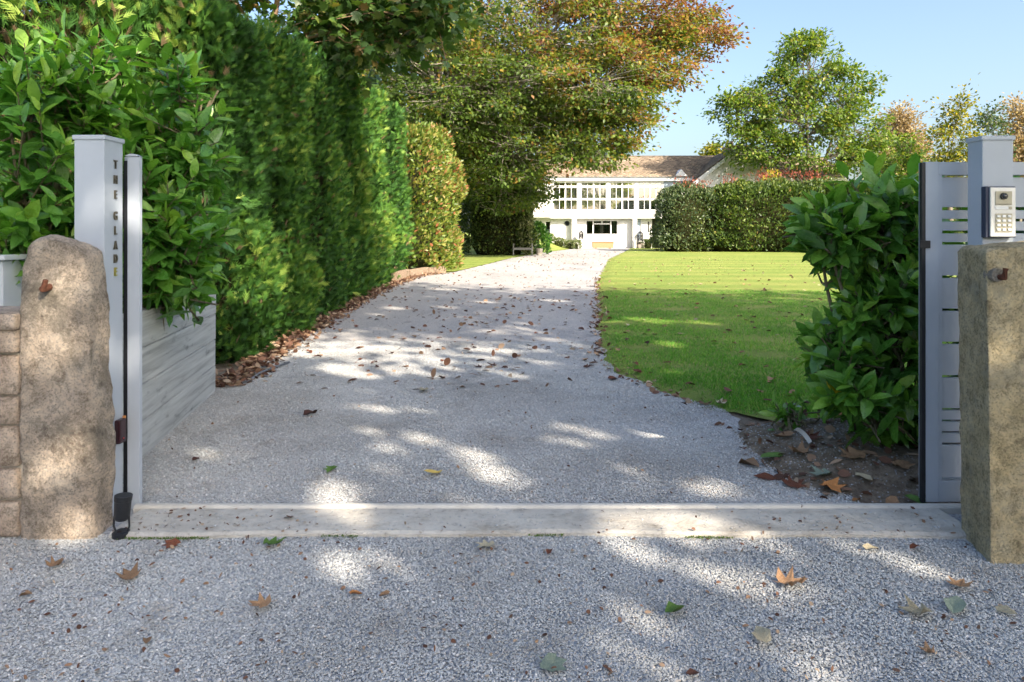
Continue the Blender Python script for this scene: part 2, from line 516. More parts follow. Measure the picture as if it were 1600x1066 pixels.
M['yellow_shrub'] = leaf_mat('golden_leaf', [(0.0, (0.25, 0.24, 0.02)), (1.0, (0.5, 0.44, 0.04))], 0.5, 0.3, 0.3)
M['beech'] = leaf_mat('copper_beech_leaf', [(0.0, (0.055, 0.10, 0.02)), (0.32, (0.115, 0.185, 0.034)), (0.5, (0.19, 0.235, 0.045)), (0.58, (0.34, 0.25, 0.05)), (0.68, (0.27, 0.135, 0.06)), (1.0, (0.17, 0.06, 0.05))], 0.45, 0.42, 0.35, (1.5, 1.4, 0.7))
M['sycamore'] = leaf_mat('sycamore_leaf', [(0.0, (0.04, 0.085, 0.022)), (0.6, (0.075, 0.15, 0.035)), (0.9, (0.14, 0.21, 0.045)), (1.0, (0.26, 0.15, 0.055))], 0.4, 0.3, 0.4)
M['oak'] = leaf_mat('oak_leaf', [(0.0, (0.06, 0.12, 0.022)), (0.5, (0.13, 0.21, 0.035)), (0.88, (0.22, 0.28, 0.045)), (1.0, (0.30, 0.24, 0.06))], 0.45, 0.35, 0.4)
M['dark_shrub'] = leaf_mat('evergreen_leaf', [(0.0, (0.018, 0.04, 0.012)), (0.6, (0.05, 0.085, 0.02)), (1.0, (0.15, 0.19, 0.035))], 0.4, 0.22, 0.4)
M['ivy'] = leaf_mat('sunlit_ivy_leaf', [(0.0, (0.08, 0.11, 0.04)), (0.6, (0.20, 0.22, 0.10)), (1.0, (0.38, 0.38, 0.22))], 0.45, 0.25, 0.4)  # sunlit pallor of the shrub's edge put into the leaf colour
M['bright_shrub'] = leaf_mat('bright_green_leaf', [(0.0, (0.02, 0.075, 0.012)), (0.6, (0.05, 0.15, 0.02)), (1.0, (0.11, 0.22, 0.03))], 0.35, 0.3, 0.45)
M['orange_tree'] = leaf_mat('orange_autumn_leaf', [(0.0, (0.27, 0.20, 0.11)), (0.6, (0.38, 0.29, 0.17)), (1.0, (0.46, 0.38, 0.24))], 0.6, 0.35, 0.2, (1.3, 1.2, 0.8))
M['yellow_tree'] = leaf_mat('yellow_green_leaf', [(0.0, (0.08, 0.11, 0.02)), (0.5, (0.19, 0.21, 0.03)), (1.0, (0.42, 0.32, 0.04))], 0.45, 0.35, 0.4)
M['blue_tree'] = leaf_mat('blue_green_leaf', [(0.0, (0.04, 0.07, 0.04)), (0.6, (0.08, 0.125, 0.06)), (1.0, (0.14, 0.18, 0.08))], 0.45, 0.3, 0.4)
M['road_tree'] = leaf_mat('roadside_tree_leaf', [(0.0, (0.22, 0.26, 0.09)), (1.0, (0.34, 0.36, 0.13))], 0.5, 0.5, 0.3)  # leaves made extra pale so the crowns pass fill light into the shade
M['border'] = leaf_mat('border_plant_leaf', [(0.0, (0.06, 0.10, 0.03)), (0.7, (0.16, 0.21, 0.07)), (0.9, (0.25, 0.27, 0.12)), (1.0, (0.62, 0.60, 0.50))], 0.5, 0.25, 0.3)
M['grass'] = leaf_mat('grass_blade', [(0.0, (0.06, 0.20, 0.025)), (0.5, (0.14, 0.35, 0.05)), (0.9, (0.27, 0.45, 0.085)), (1.0, (0.45, 0.42, 0.17))], 0.5, 0.3, 0.25)

def litter_mat(name, a, b_, trans=0.15):
    m, nt, b, out = new_mat(name)
    n = tex_noise(nt, 22, 5, 0.7, coords(nt))
    oi = nt.nodes.new("ShaderNodeObjectInfo")
    r = ramp(nt, [(0.3, a), (0.7, b_)], n.outputs[0])
    k = ramp(nt, [(0, (0.7, 0.7, 0.7)), (1, (1.2, 1.15, 1.1))], oi.outputs["Random"])
    c = mixc(nt, r.outputs[0], k.outputs[0], 1.0, 'MULTIPLY')
    nt.links.new(c, b.inputs["Base Color"])
    b.inputs["Roughness"].default_value = 0.7
    b.inputs["Specular IOR Level"].default_value = 0.25
    bump(nt, b, n.outputs[0], 0.4, 0.01)
    return m
M['l_rust'] = litter_mat('rust_brown_leaf', (0.10, 0.035, 0.022), (0.22, 0.085, 0.045))
M['l_dark'] = litter_mat('dark_brown_leaf', (0.05, 0.024, 0.02), (0.11, 0.05, 0.035))
M['l_tan'] = litter_mat('tan_leaf', (0.26, 0.15, 0.08), (0.42, 0.27, 0.16))
M['l_pale'] = litter_mat('pale_leaf', (0.36, 0.31, 0.20), (0.55, 0.50, 0.36))
M['l_green'] = litter_mat('green_fallen_leaf', (0.08, 0.19, 0.03), (0.20, 0.33, 0.08))
M['l_greygreen'] = litter_mat('grey_green_fallen_leaf', (0.20, 0.27, 0.20), (0.34, 0.40, 0.32))
M['l_yellow'] = litter_mat('yellow_fallen_leaf', (0.50, 0.35, 0.07), (0.62, 0.48, 0.16))
M['l_orange'] = litter_mat('orange_fallen_leaf', (0.45, 0.17, 0.05), (0.55, 0.27, 0.10))

def tile_mat():
    m, nt, b, _ = new_mat('clay_roof_tile')
    n = tex_noise(nt, 2.5, 8, 0.7, geo_pos(nt))
    r = ramp(nt, [(0.25, (0.15, 0.115, 0.085)), (0.5, (0.245, 0.195, 0.145)), (0.75, (0.33, 0.275, 0.215))], n.outputs[0])
    at = nt.nodes.new("ShaderNodeAttribute"); at.attribute_name = "rnd"
    k = ramp(nt, [(0, (0.7, 0.7, 0.7)), (1, (1.25, 1.2, 1.15))], at.outputs["Fac"])
    c = mixc(nt, r.outputs[0], k.outputs[0], 1.0, 'MULTIPLY')
    nt.links.new(c, b.inputs["Base Color"])
    b.inputs["Roughness"].default_value = 0.9
    return m
M['tile'] = tile_mat()
M['tile_dark'] = bark_mat('dark_roof_edge', (0.10, 0.075, 0.055), (0.2, 0.15, 0.11), (6, 6, 6))

# ------------------------------------------------------------------ helpers: foliage
def tmpl_simple():
    v = np.array([(0, 0, 0), (0.5, 0.45, 0.07), (0, 1, -0.04), (-0.5, 0.45, 0.07)])
    return v, np.array([(0, 1, 2), (0, 2, 3)])
def tmpl_laurel(curl=0.12, fold=0.09):
    rows = [(0.16, 0.31), (0.45, 0.5), (0.78, 0.36)]
    v = [(0, 0, 0)]
    for y, w in rows:
        z = -curl * y * y
        v += [(-w, y, z + fold * w * 2 * 0.5), (0, y, z), (w, y, z + fold * w * 2 * 0.5)]
    v.append((0, 1, -curl))
    f = [(0, 2, 1), (0, 3, 2)]
    for i in range(2):
        a = 1 + 3 * i; b = a + 3
        f += [(a, a + 1, b + 1), (a, b + 1, b), (a + 1, a + 2, b + 2), (a + 1, b + 2, b + 1)]
    f += [(7, 8, 10), (8, 9, 10)]
    return np.array(v), np.array(f)
def tmpl_spray():
    v, f = [], []
    def blade(x0, y0, x1, y1, w, z):
        n = len(v)
        dx, dy = x1 - x0, y1 - y0
        l = math.hypot(dx, dy); nx, ny = -dy / l * w, dx / l * w
        v.extend([(x0 - nx, y0 - ny, 0), (x0 + nx, y0 + ny, 0), (x1, y1, z)])
        f.append((n, n + 1, n + 2))
    blade(0, 0, 0, 1.0, 0.075, -0.12)
    for k, (y, l) in enumerate(((0.12, 0.5), (0.32, 0.46), (0.54, 0.36))):
        for s in (-1, 1):
            blade(0, y, s * l, y + 0.45, 0.085, -0.08 + 0.04 * k)
    return np.array(v), np.array(f)
def tmpl_lobed():
    pts = [(0, 0), (0.26, 0.06), (0.5, 0.25), (0.32, 0.36), (0.5, 0.72), (0.2, 0.64), (0, 1), (-0.2, 0.64), (-0.5, 0.72), (-0.32, 0.36), (-0.5, 0.25), (-0.26, 0.06)]
    v = [(0, 0.35, 0.03)] + [(x, y, -0.10 * (abs(x) + max(0, y - 0.5))) for x, y in pts]
    k = len(pts)
    return np.array(v), np.array([(0, 1 + i, 1 + (i + 1) % k) for i in range(k)])
T_SIMPLE, T_LAUREL, T_SPRAY, T_LOBED = tmpl_simple(), tmpl_laurel(), tmpl_spray(), tmpl_lobed()

def norm(a):
    return a / np.maximum(np.linalg.norm(a, axis=1, keepdims=True), 1e-9)

def frames(axis, nrm):
    y = norm(axis)
    z = nrm - (nrm * y).sum(1, keepdims=True) * y
    z = norm(z)
    return np.cross(y, z), y, z

def leaf_cloud(name, pos, axis, nrm, L, W, tmpl, rnd):
    tv, tf = tmpl
    x, y, z = frames(axis, nrm)
    L = L.reshape(-1, 1, 1); W = W.reshape(-1, 1, 1)
    V = (pos[:, None, :] + x[:, None, :] * tv[None, :, 0:1] * W + y[:, None, :] * tv[None, :, 1:2] * L + z[:, None, :] * tv[None, :, 2:3] * L)
    k = len(tv)
    T = tf[None] + (np.arange(len(pos)) * k)[:, None, None]
    return fast_mesh(name, V.reshape(-1, 3), T.reshape(-1, 3), np.repeat(rnd, k))

def rdir(n):
    return norm(rng.normal(size=(n, 3)))

def vnoise(p, s, seed=0.0):
    """cheap smooth pseudo-noise in [-1, 1] for arrays of points"""
    q = p * s + seed
    return (np.sin(q[:, 0] * 1.7 + 1.3 * np.sin(q[:, 1] * 1.1 + q[:, 2])) + np.sin(q[:, 1] * 2.1 + 1.7 * np.sin(q[:, 2] * 1.3 + 0.5 * q[:, 0])) + np.sin(q[:, 2] * 1.9 + 1.1 * np.sin(q[:, 0] * 1.5))) / 3

def curve_pts(a, b, n, sag=0.0, wob=0.0, up=0.0):
    a, b = Vector(a), Vector(b)
    out = []
    off = Vector((random.uniform(-1, 1), random.uniform(-1, 1), random.uniform(-.5, .5))) * wob
    for i in range(n + 1):
        t = i / n
        p = a.lerp(b, t) + off * sin(pi * t)
        p.z += up * sin(pi * t) - sag * t * t
        out.append(p)
    return out

def make_tree(name, label, cat, base, fork_h, r0, lobes, leaf_mat_, bark, group=None, n_cl=16, per=120, cr=0.6, flat=0.6,
              L=(0.12, 0.18), aspect=0.62, tmpl=None, rndf=None, keep=None, droop=0.25, twigs=True, part_name='crown', carve=None, rmax=1.0, thick=1.0):
    """tapered trunk, limbs to each lobe of the crown, branches to leaf clusters; lobes = (centre, radii, weight)"""
    root = empty(name, base)
    tag(root, label, cat, group)
    base = Vector(base)
    wood = MB()
    fork = base + Vector((random.uniform(-.2, .2), random.uniform(-.2, .2), fork_h))
    tr = curve_pts(base, fork, 6, 0, 0.05 * fork_h * 0.3)
    tr[0].z -= 0.1
    wood.tube(tr, [r0 * (1.35 if i == 0 else 1.0 - 0.3 * i / 6) for i in range(7)], 10)
    pos, ax, nr = [], [], []
    for (c, R, w) in lobes:
        c = Vector(c); R = np.array(R)
        limb = curve_pts(fork, c, 8, 0, 0.12 * (c - fork).length, 0.08 * (c - fork).length)
        lr = thick * r0 * 0.42 * min(1.0, 0.45 + 0.1 * R.mean())
        wood.tube(limb, [max(0.02, lr * (1 - 0.8 * i / 8)) for i in range(9)], 7)
        n = max(3, int(n_cl * w))
        for k in range(n):
            u = np.array(rdir(1)[0]); rr = rmax * random.uniform(0.35, 1.0) ** 0.6
            cp = np.array(c) + u * rr * R
            if keep is not None and not keep(cp): continue
            near = min(random.sample(limb[2:], 3), key=lambda q: (q - Vector(cp)).length)
            br = curve_pts(near, Vector(cp), 4, 0.0, 0.12 * (near - Vector(cp)).length)
            b0 = max(0.012, lr * 0.28)
            wood.tube(br, [b0 * (1 - 0.8 * i / 4) for i in range(5)], 4, False)
            m = int(per * random.uniform(0.6, 1.4))
            s = cr * random.uniform(0.6, 1.25)
            off = rng.normal(size=(m, 3)) * np.array([s, s, s * flat]) * 0.62
            out = cp - np.array(c); out = out / max(1e-6, np.linalg.norm(out))
            if twigs:
                for q in range(5):
                    e = cp + off[q] * 1.1
                    wood.tube([cp, (cp + e) / 2 + rng.normal(size=3) * 0.04, e], [0.012, 0.009, 0.005], 3, False)
            pos.append(cp + off)
            a = norm(off) * 0.7 + out * 0.5 + rng.normal(size=(m, 3)) * 0.6
            a[:, 2] -= droop
            ax.append(a)
            nn = rng.normal(size=(m, 3)) * 0.55 + np.array([0, 0, 0.9])
            nr.append(nn)
    wood.build('trunk', bark, root, smooth=True)
    pos = np.concatenate(pos); ax = np.concatenate(ax); nr = np.concatenate(nr)
    if carve is not None:
        ok = np.ones(len(pos), bool)
        u = np.array(to_sun)
        an = norm(ax) * (0.5 * (L[0] + L[1]))
        for T_, r_ in carve:
            lim = r_ * (0.75 + 0.4 * rng.uniform(0, 1, len(pos)))
            for f_ in (0.0, 0.5, 1.0):
                w = pos + an * f_ - np.array(T_)
                ok &= np.linalg.norm(w - (w @ u)[:, None] * u, axis=1) > lim
        pos, ax, nr = pos[ok], ax[ok], nr[ok]
    n = len(pos)
    Ls = rng.uniform(L[0], L[1], n)
    rv = rndf(pos) if rndf else rng.uniform(0, 1, n)
    me = leaf_cloud(part_name, pos - np.array(base), ax, nr, Ls, Ls * aspect, tmpl or T_SIMPLE, np.clip(rv, 0, 1))
    o = mobj(part_name, me, leaf_mat_, root)
    return root, n

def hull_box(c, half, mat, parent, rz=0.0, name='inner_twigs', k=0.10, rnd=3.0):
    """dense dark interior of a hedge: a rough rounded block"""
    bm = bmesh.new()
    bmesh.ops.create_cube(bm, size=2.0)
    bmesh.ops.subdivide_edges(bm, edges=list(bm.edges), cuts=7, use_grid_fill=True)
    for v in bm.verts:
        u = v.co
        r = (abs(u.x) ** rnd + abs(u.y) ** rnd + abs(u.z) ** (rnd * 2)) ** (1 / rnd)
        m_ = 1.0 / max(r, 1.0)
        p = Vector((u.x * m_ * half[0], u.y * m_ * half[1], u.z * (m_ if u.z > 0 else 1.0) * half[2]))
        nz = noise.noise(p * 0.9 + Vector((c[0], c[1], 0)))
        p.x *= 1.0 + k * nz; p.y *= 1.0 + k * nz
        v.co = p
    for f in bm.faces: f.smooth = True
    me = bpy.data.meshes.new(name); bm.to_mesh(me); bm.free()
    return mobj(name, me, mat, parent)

def hedge_block(name, label, c, half, rz, mat, n, L, aspect=0.55, group=None, cat='hedge', tmpl=None, rndf=None, rough=0.25, depth=0.45, outz=0.5, round_=4.0, spread=0.8, parts=None):
    """clipped or loose hedge block: leaves through the outer shell of a superellipsoid block"""
    root = empty(name, (c[0], c[1], 0), rz)
    tag(root, label, cat, group)
    half = np.array(half)
    # sample box surface uniformly
    A = np.array([half[1] * half[2], half[0] * half[2], half[0] * half[1]])
    face = rng.choice(3, n, p=A / A.sum())
    u = rng.uniform(-1, 1, (n, 3))
    sgn = rng.choice([-1, 1], n)
    sgn = np.where(face == 2, 1, sgn)
    u[np.arange(n), face] = sgn
    # superellipsoid rounding
    uz = u.copy(); uz[:, 2] = np.maximum(uz[:, 2], 0)
    rr = (np.abs(uz) ** round_).sum(1) ** (1 / round_)
    q = u / np.maximum(rr, 1.0)[:, None]
    p = q * half
    qz = q.copy(); qz[:, 2] = np.maximum(qz[:, 2], 0)
    nrm = np.sign(qz) * np.abs(qz) ** (round_ - 1) / half
    nrm = norm(nrm)
    nz = vnoise(p + np.array([c[0], c[1], 0]), 1.3, c[0]) * 0.6 + vnoise(p, 3.7, c[1]) * 0.4
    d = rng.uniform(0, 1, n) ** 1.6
    p = p + nrm * (nz * rough - d * depth)[:, None] + np.array([0, 0, half[2]])
    ok = p[:, 2] > 0.0
    p, nrm, nz, d = p[ok], nrm[ok], nz[ok], d[ok]
    m = len(p)
    ax = nrm * 0.8 + rng.normal(size=(m, 3)) * spread * 0.6 + np.array([0, 0, outz])
    nn = nrm * 0.6 + rng.normal(size=(m, 3)) * 0.6 + np.array([0, 0, 0.4])
    Ls = rng.uniform(L[0], L[1], m)
    wp = p.copy()
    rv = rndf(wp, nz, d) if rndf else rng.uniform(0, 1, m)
    me = leaf_cloud('foliage', p, ax, nn, Ls, Ls * aspect, tmpl or T_SIMPLE, np.clip(rv, 0, 1))
    mobj('foliage', me, mat, root)
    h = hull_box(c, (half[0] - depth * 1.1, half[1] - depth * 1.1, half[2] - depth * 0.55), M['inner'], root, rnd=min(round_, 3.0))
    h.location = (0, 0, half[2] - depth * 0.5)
    return root

# ------------------------------------------------------------------ ground
DR = np.array([(3.55, 1.80), (4.0, 1.58), (4.5, 1.55), (5.35, 1.66), (5.86, 1.46), (6.47, 1.16), (7.4, 0.96), (8.65, 1.06), (11.2, 1.38), (19.7, 2.37), (35.8, 4.9), (47, 7.4), (59, 9.9), (61, 10.3)])
DL = np.array([(3.55, -2.5), (7, -2.75), (8.4, -2.85), (16.5, -3.2), (22, -3.0), (24.4, -2.0), (30, -1.1), (37.5, 0.0), (46.7, 2.1), (56, 4.6), (61, 5.7)])
def dr(d): return np.interp(d, DR[:, 0], DR[:, 1])
def dl(d): return np.interp(d, DL[:, 0], DL[:, 1])
def edge_wob(d, s): return 0.05 * np.sin(d * 4.1 + s) + 0.03 * np.sin(d * 9.7 + 2 * s) + 0.02 * np.sin(d * 23 + s)

def sheet(name, rows, mat, zf=None, kind='structure', smooth=True):
    """rows: list of arrays of (x, y) with equal length"""
    V, T = [], []
    k = len(rows[0])
    for r in rows:
        for (x, y) in r: V.append((x, y, zf(x, y) if zf else 0.0))
    for i in range(len(rows) - 1):
        for j in range(k - 1):
            a = i * k + j
            T.append((a, a + 1, a + k + 1, a + k))
    o = mobj(name, fast_mesh(name, np.array(V), np.array(T), smooth=smooth), mat)
    tag(o, kind=kind)
    return o

g = MB().poly([(-700, -300, -0.03), (700, -300, -0.03), (700, 1200, -0.03), (-700, 1200, -0.03)]).build('ground', M['lawn'])
tag(g, kind='structure')
# gravelled forecourt in front of the gate
rows = [[(x, y) for x in np.linspace(-9, 9, 60)] for y in np.linspace(-6, 3.56, 40)]
apron = sheet('forecourt', rows, M['gravel'], lambda x, y: 0.004 * noise.noise(Vector((x * 1.2, y * 1.2, 0))) - 0.0045)
# drive
ds = np.concatenate([np.linspace(3.555, 12, 90), np.linspace(12.2, 61, 120)])
rows = []
for d in ds:
    a, b = dl(d) + edge_wob(d, 1.0), dr(d) + edge_wob(d, 0.0)
    rows.append([(a + (b - a) * t, d) for t in np.linspace(0, 1, 14)])
drive = sheet('driveway', rows, M['gravel_far'], lambda x, y: 0.006 * noise.noise(Vector((x * 1.1, y * 0.9, 3))) - 0.002)

def lawn_z(x, y):
    e = min(1.0, max(0.0, (x - float(dr(y)) - 0.02) / 0.25))
    return -0.01 + 0.035 * e + 0.012 * noise.noise(Vector((x * 0.5, y * 0.5, 0)))
rows = []
for d in np.concatenate([np.linspace(4.95, 14, 112), np.linspace(14.2, 58.3, 120)]):
    a = dr(d) - 0.03 + 0.03 * sin(d * 11)
    a = max(a, 1.7 + 0.2 * (5.5 - d) / 0.4) if d < 5.5 else a
    t = np.linspace(0, 1, 46) ** 2.0
    rows.append([(a + (44 - a) * s, d) for s in t])
lawn = sheet('lawn', rows, M['lawn'], lawn_z)
rows = []
for d in np.linspace(24.6, 43, 50):
    b = dl(d) + 0.05 * sin(d * 5)
    rows.append([(b - 9 + 9 * s, d) for s in np.linspace(0, 1, 12)])
tag(sheet('grass_verge', rows, M['lawn'], lambda x, y: 0.012))
def mound_z(x, y):
    t = max(0.0, min(1.0, (float(dl(y)) - x) / 3.2)); s = max(0, min(1, (y - 43.5) / 9))
    return 0.015 + 0.85 * (t * t * (3 - 2 * t)) * (s * s * (3 - 2 * s))
rows = []
for d in np.linspace(43.2, 58.6, 40):
    b = dl(d)
    rows.append([(b - 8 + 8 * s, d) for s in np.linspace(0, 1, 24)])
sheet('lawn_bank', rows, M['lawn'], mound_z)

# soil bed by the gate
def bed_z(x, y):
    ex = min(1, max(0, (x - 1.45) / 0.55)); ey = min(1, max(0, (y - 3.62) / 0.3)) * min(1, max(0, (5.35 - y) / 0.6))
    b = ex * ey
    return -0.012 + 0.13 * b * b * (3 - 2 * b) + 0.03 * noise.noise(Vector((x * 3, y * 3, 5))) * min(1, 3 * b) + 0.015 * noise.noise(Vector((x * 11, y * 11, 5))) * min(1, 3 * b)
rows = [[(x, y) for x in np.linspace(1.35, 5.6, 90)] for y in np.linspace(3.58, 5.8, 60)]
bed = sheet('soil_bed', rows, M['soil'], bed_z)
# dark leaf-mould strip under the hedge
rows = []
for d in np.linspace(6.3, 24, 60):
    b = dl(d) + 0.12 + 0.06 * sin(d * 3) + 0.04 * sin(d * 8)
    rows.append([(b - 3.4 + 3.4 * s, d) for s in np.linspace(0, 1, 10)])
sheet('hedge_bed', rows, M['soil'], lambda x, y: 0.006 + 0.02 * noise.noise(Vector((x * 4, y * 4, 1))) - 0.012)

# loose chippings: geometry nodes, one stuff object per area
def chippings(name, label, surf_rows, density, smin, smax, zf, seed, mat='pebble', cat='gravel'):
    V, T = [], []
    k = len(surf_rows[0])
    for r in surf_rows:
        for (x, y) in r: V.append((x, y, zf(x, y)))
    for i in range(len(surf_rows) - 1):
        for j in range(k - 1):
            a = i * k + j
            T.append((a, a + 1, a + k + 1, a + k))
    o = mobj(name, fast_mesh(name, np.array(V), np.array(T)), M[mat])
    tag(o, label, cat, kind='stuff')
    ng = bpy.data.node_groups.new(name, 'GeometryNodeTree')
    ng.interface.new_socket("Geometry", in_out='INPUT', socket_type='NodeSocketGeometry')
    ng.interface.new_socket("Geometry", in_out='OUTPUT', socket_type='NodeSocketGeometry')
    N, Lk = ng.nodes, ng.links
    gi, go = N.new('NodeGroupInput'), N.new('NodeGroupOutput')
    dist = N.new('GeometryNodeDistributePointsOnFaces'); dist.distribute_method = 'RANDOM'
    dist.inputs['Density'].default_value = density; dist.inputs['Seed'].default_value = seed
    ico = N.new('GeometryNodeMeshIcoSphere'); ico.inputs['Radius'].default_value = 1.0; ico.inputs['Subdivisions'].default_value = 1
    sm = N.new('GeometryNodeSetMaterial'); sm.inputs['Material'].default_value = M[mat]
    inst = N.new('GeometryNodeInstanceOnPoints')
    rr = N.new('FunctionNodeRandomValue'); rr.data_type = 'FLOAT_VECTOR'
    rr.inputs[0].default_value = (-0.5, -0.5, 0); rr.inputs[1].default_value = (0.5, 0.5, 6.28)
    rs = N.new('FunctionNodeRandomValue'); rs.data_type = 'FLOAT_VECTOR'
    rs.inputs[0].default_value = (smin, smin, smin * 0.35); rs.inputs[1].default_value = (smax, smax, smax * 0.45)
    rs.inputs['Seed'].default_value = 5
    Lk.new(gi.outputs[0], dist.inputs['Mesh'])
    Lk.new(dist.outputs['Points'], inst.inputs['Points'])
    Lk.new(ico.outputs['Mesh'], sm.inputs['Geometry'])
    Lk.new(sm.outputs[0], inst.inputs['Instance'])
    Lk.new(rr.outputs[0], inst.inputs['Rotation'])
    Lk.new(rs.outputs[0], inst.inputs['Scale'])
    Lk.new(inst.outputs[0], go.inputs[0])
    md = o.modifiers.new("scatter", 'NODES'); md.node_group = ng
    return o
rows = [[(x, y) for x in np.linspace(-3.6, 3.6, 30)] for y in np.linspace(1.3, 3.26, 16)]
chippings('forecourt_chippings', 'fine blue-grey stone chippings covering the forecourt outside the gate', rows, 17000, 0.0028, 0.0062, lambda x, y: -0.001, 3)
rows = []
for d in np.linspace(3.57, 9.0, 40):
    a, b = dl(d) + 0.02, dr(d) + 0.06 * sin(d * 7) + 0.03
    rows.append([(a + (b - a) * t, d) for t in np.linspace(0, 1, 12)])
chippings('drive_chippings', 'loose grey stone chippings on the near part of the drive', rows, 11000, 0.0030, 0.0072, lambda x, y: 0.001, 4)

rows = [[(x, y) for x in np.linspace(1.5, 3.4, 40)] for y in np.linspace(3.62, 5.2, 34)]
chippings('soil_crumbs', 'crumbs of earth and small stones on the soil bed', rows, 1500, 0.004, 0.014, lambda x, y: bed_z(x, y), 12, 'soil', 'soil')
rows = [[(x, y) for x in np.linspace(1.45, 2.3, 14)] for y in np.linspace(3.6, 5.1, 20)]
chippings('bed_edge_chippings', 'stray grey chippings spilling from the drive onto the soil bed', rows, 900, 0.003, 0.0075, lambda x, y: bed_z(x, y) + 0.002, 13)

# near grass blades
def grass_blades(n):
    d = 5.0 + (16.5 - 5.0) * rng.uniform(0, 1, n) ** 1.35
    x0 = np.array(dr(d)) + 0.03
    x0 = np.where(d < 5.5, np.maximum(x0, 1.7 + 0.2 * (5.5 - d) / 0.4), x0)
    x = x0 + (0.78 * d + 0.8 - x0) * rng.uniform(0, 1, n)
    edge = np.clip((x - x0) / 0.18, 0.15, 1)
    bare = vnoise(np.stack([x, d, d * 0], 1), 2.6, 2.0) + 1.0 - 1.6 * np.exp(-((d - 5.05) / 0.3) ** 2)
    ok = (rng.uniform(0, 1, n) < edge) & (bare > rng.uniform(0, 0.9, n))
    x, d = x[ok], d[ok]
    m = len(x)
    z = np.array([lawn_z(a, b) for a, b in zip(x, d)])
    h = rng.uniform(0.018, 0.05, m)
    pos = np.stack([x, d, z - 0.004], 1)
    ax = rng.normal(size=(m, 3)) * 0.45 + np.array([0, 0, 1.0])
    me_v = np.array([(-0.5, 0, 0), (0.5, 0, 0), (0.15, 1, -0.15)]); me_f = np.array([(0, 1, 2)])
    nn = rng.normal(size=(m, 3)); nn[:, 2] *= 0.2
    rv = np.clip(0.42 + 0.3 * vnoise(pos, 1.1, 1.0) + 0.15 * vnoise(pos, 5.0, 2.0) + rng.normal(size=m) * 0.24, 0, 1)
    return leaf_cloud('grass_blades', pos, ax, nn, h, rng.uniform(0.005, 0.009, m), (me_v, me_f), rv)
o = mobj('lawn_grass', grass_blades(230000), M['grass'])
tag(o, 'short mown green grass blades of the near lawn', 'grass', kind='stuff')

# ------------------------------------------------------------------ threshold slab and gate rail
slab_pts_f = [(x, 3.225 + 0.012 * math.cos(x * 1.4) + 0.008 * sin(x * 5.1)) for x in np.linspace(-1.84, 2.12, 40)]
V = MB()
bmv, bmf = [], []
for i, (x, y) in enumerate(slab_pts_f):
    yb = 3.50
    bmv += [(x, y, -0.05), (x, y, 0.012), (x, y + 0.015, 0.022 + 0.003 * noise.noise(Vector((x * 3, 0, 0)))), (x, 3.36, 0.026 + 0.004 * noise.noise(Vector((x * 2, 5, 0)))), (x, yb, 0.022), (x, yb, -0.05)]
for i in range(len(slab_pts_f) - 1):
    for j in range(5):
        a = i * 6 + j
        bmf.append((a, a + 6, a + 7, a + 1))
V.v, V.f = bmv, bmf
V.f.append(tuple(range(6))); V.f.append(tuple(range(len(bmv) - 1, len(bmv) - 7, -1)))
slab = V.build('threshold_slab', M['concrete'])
tag(slab, kind='structure')
r = MB()
prof = [(3.504, -0.04), (3.504, 0.022), (3.512, 0.034), (3.526, 0.037), (3.54, 0.034), (3.548, 0.022), (3.548, -0.04)]
r.prism([(-1.885, y, z) for y, z in prof], (8.2, 0, 0))
tag(r.build('gate_rail', M['rail']), 'pale metal sliding-gate rail laid along the concrete threshold', 'rail')

# moss line along the slab's front edge
n = 1500
xs = rng.uniform(-1.8, 1.0, n)
pos = np.stack([xs, 3.222 + 0.012 * np.cos(xs * 1.4) + 0.008 * np.sin(xs * 5.1) - np.abs(rng.normal(size=n)) * 0.007, np.full(n, 0.002)], 1)
keep = vnoise(pos, 4.0, 1.0) > 0.22
pos = pos[keep]; n = len(pos)
ax = rng.normal(size=(n, 3)) * 0.6 + np.array([0, -0.2, 0.8])
me = leaf_cloud('moss', pos, ax, rdir(n), rng.uniform(0.006, 0.014, n), rng.uniform(0.004, 0.008, n), T_SIMPLE, rng.uniform(0.1, 0.5, n))
tag(mobj('edge_moss', me, M['oak']), 'thin line of green moss along the front edge of the slab', 'moss', kind='stuff')

# ------------------------------------------------------------------ stone gateposts
def rough_block(name, half, h, mat, cuts, amp, shape, seed):
    bm = bmesh.new()
    bmesh.ops.create_cube(bm, size=2.0)
    bmesh.ops.subdivide_edges(bm, edges=list(bm.edges), cuts=cuts, use_grid_fill=True)
    for v in bm.verts:
        u = v.co.copy()
        p = shape(u)
        q = Vector(p)
        nrm = Vector((u.x ** 5, u.y ** 5, u.z ** 7))
        if nrm.length > 0: nrm.normalize()
        a = noise.fractal(q * 5 + Vector((seed, 0, 0)), 0.9, 2.1, 6)
        b = noise.noise(q * 2.2 + Vector((seed, 7, 0)))
        c = noise.hetero_terrain(q * 16 + Vector((seed, 3, 1)), 0.7, 2.2, 5, 0.7)
        e = noise.noise(q * 42 + Vector((seed, 1, 9)))
        v.co = q + nrm * (amp * 0.8 * a + amp * 1.1 * b - 0.0032 * abs(c) - 0.0022 * e)
    for f in bm.faces: f.smooth = True
    me = bpy.data.meshes.new(name); bm.to_mesh(me); bm.free()
    return me

def superq(u, k):
    r = (abs(u.x) ** k + abs(u.y) ** k) ** (1 / k)
    m = max(abs(u.x), abs(u.y))
    return (u.x * m / r, u.y * m / r) if r > 0 else (u.x, u.y)

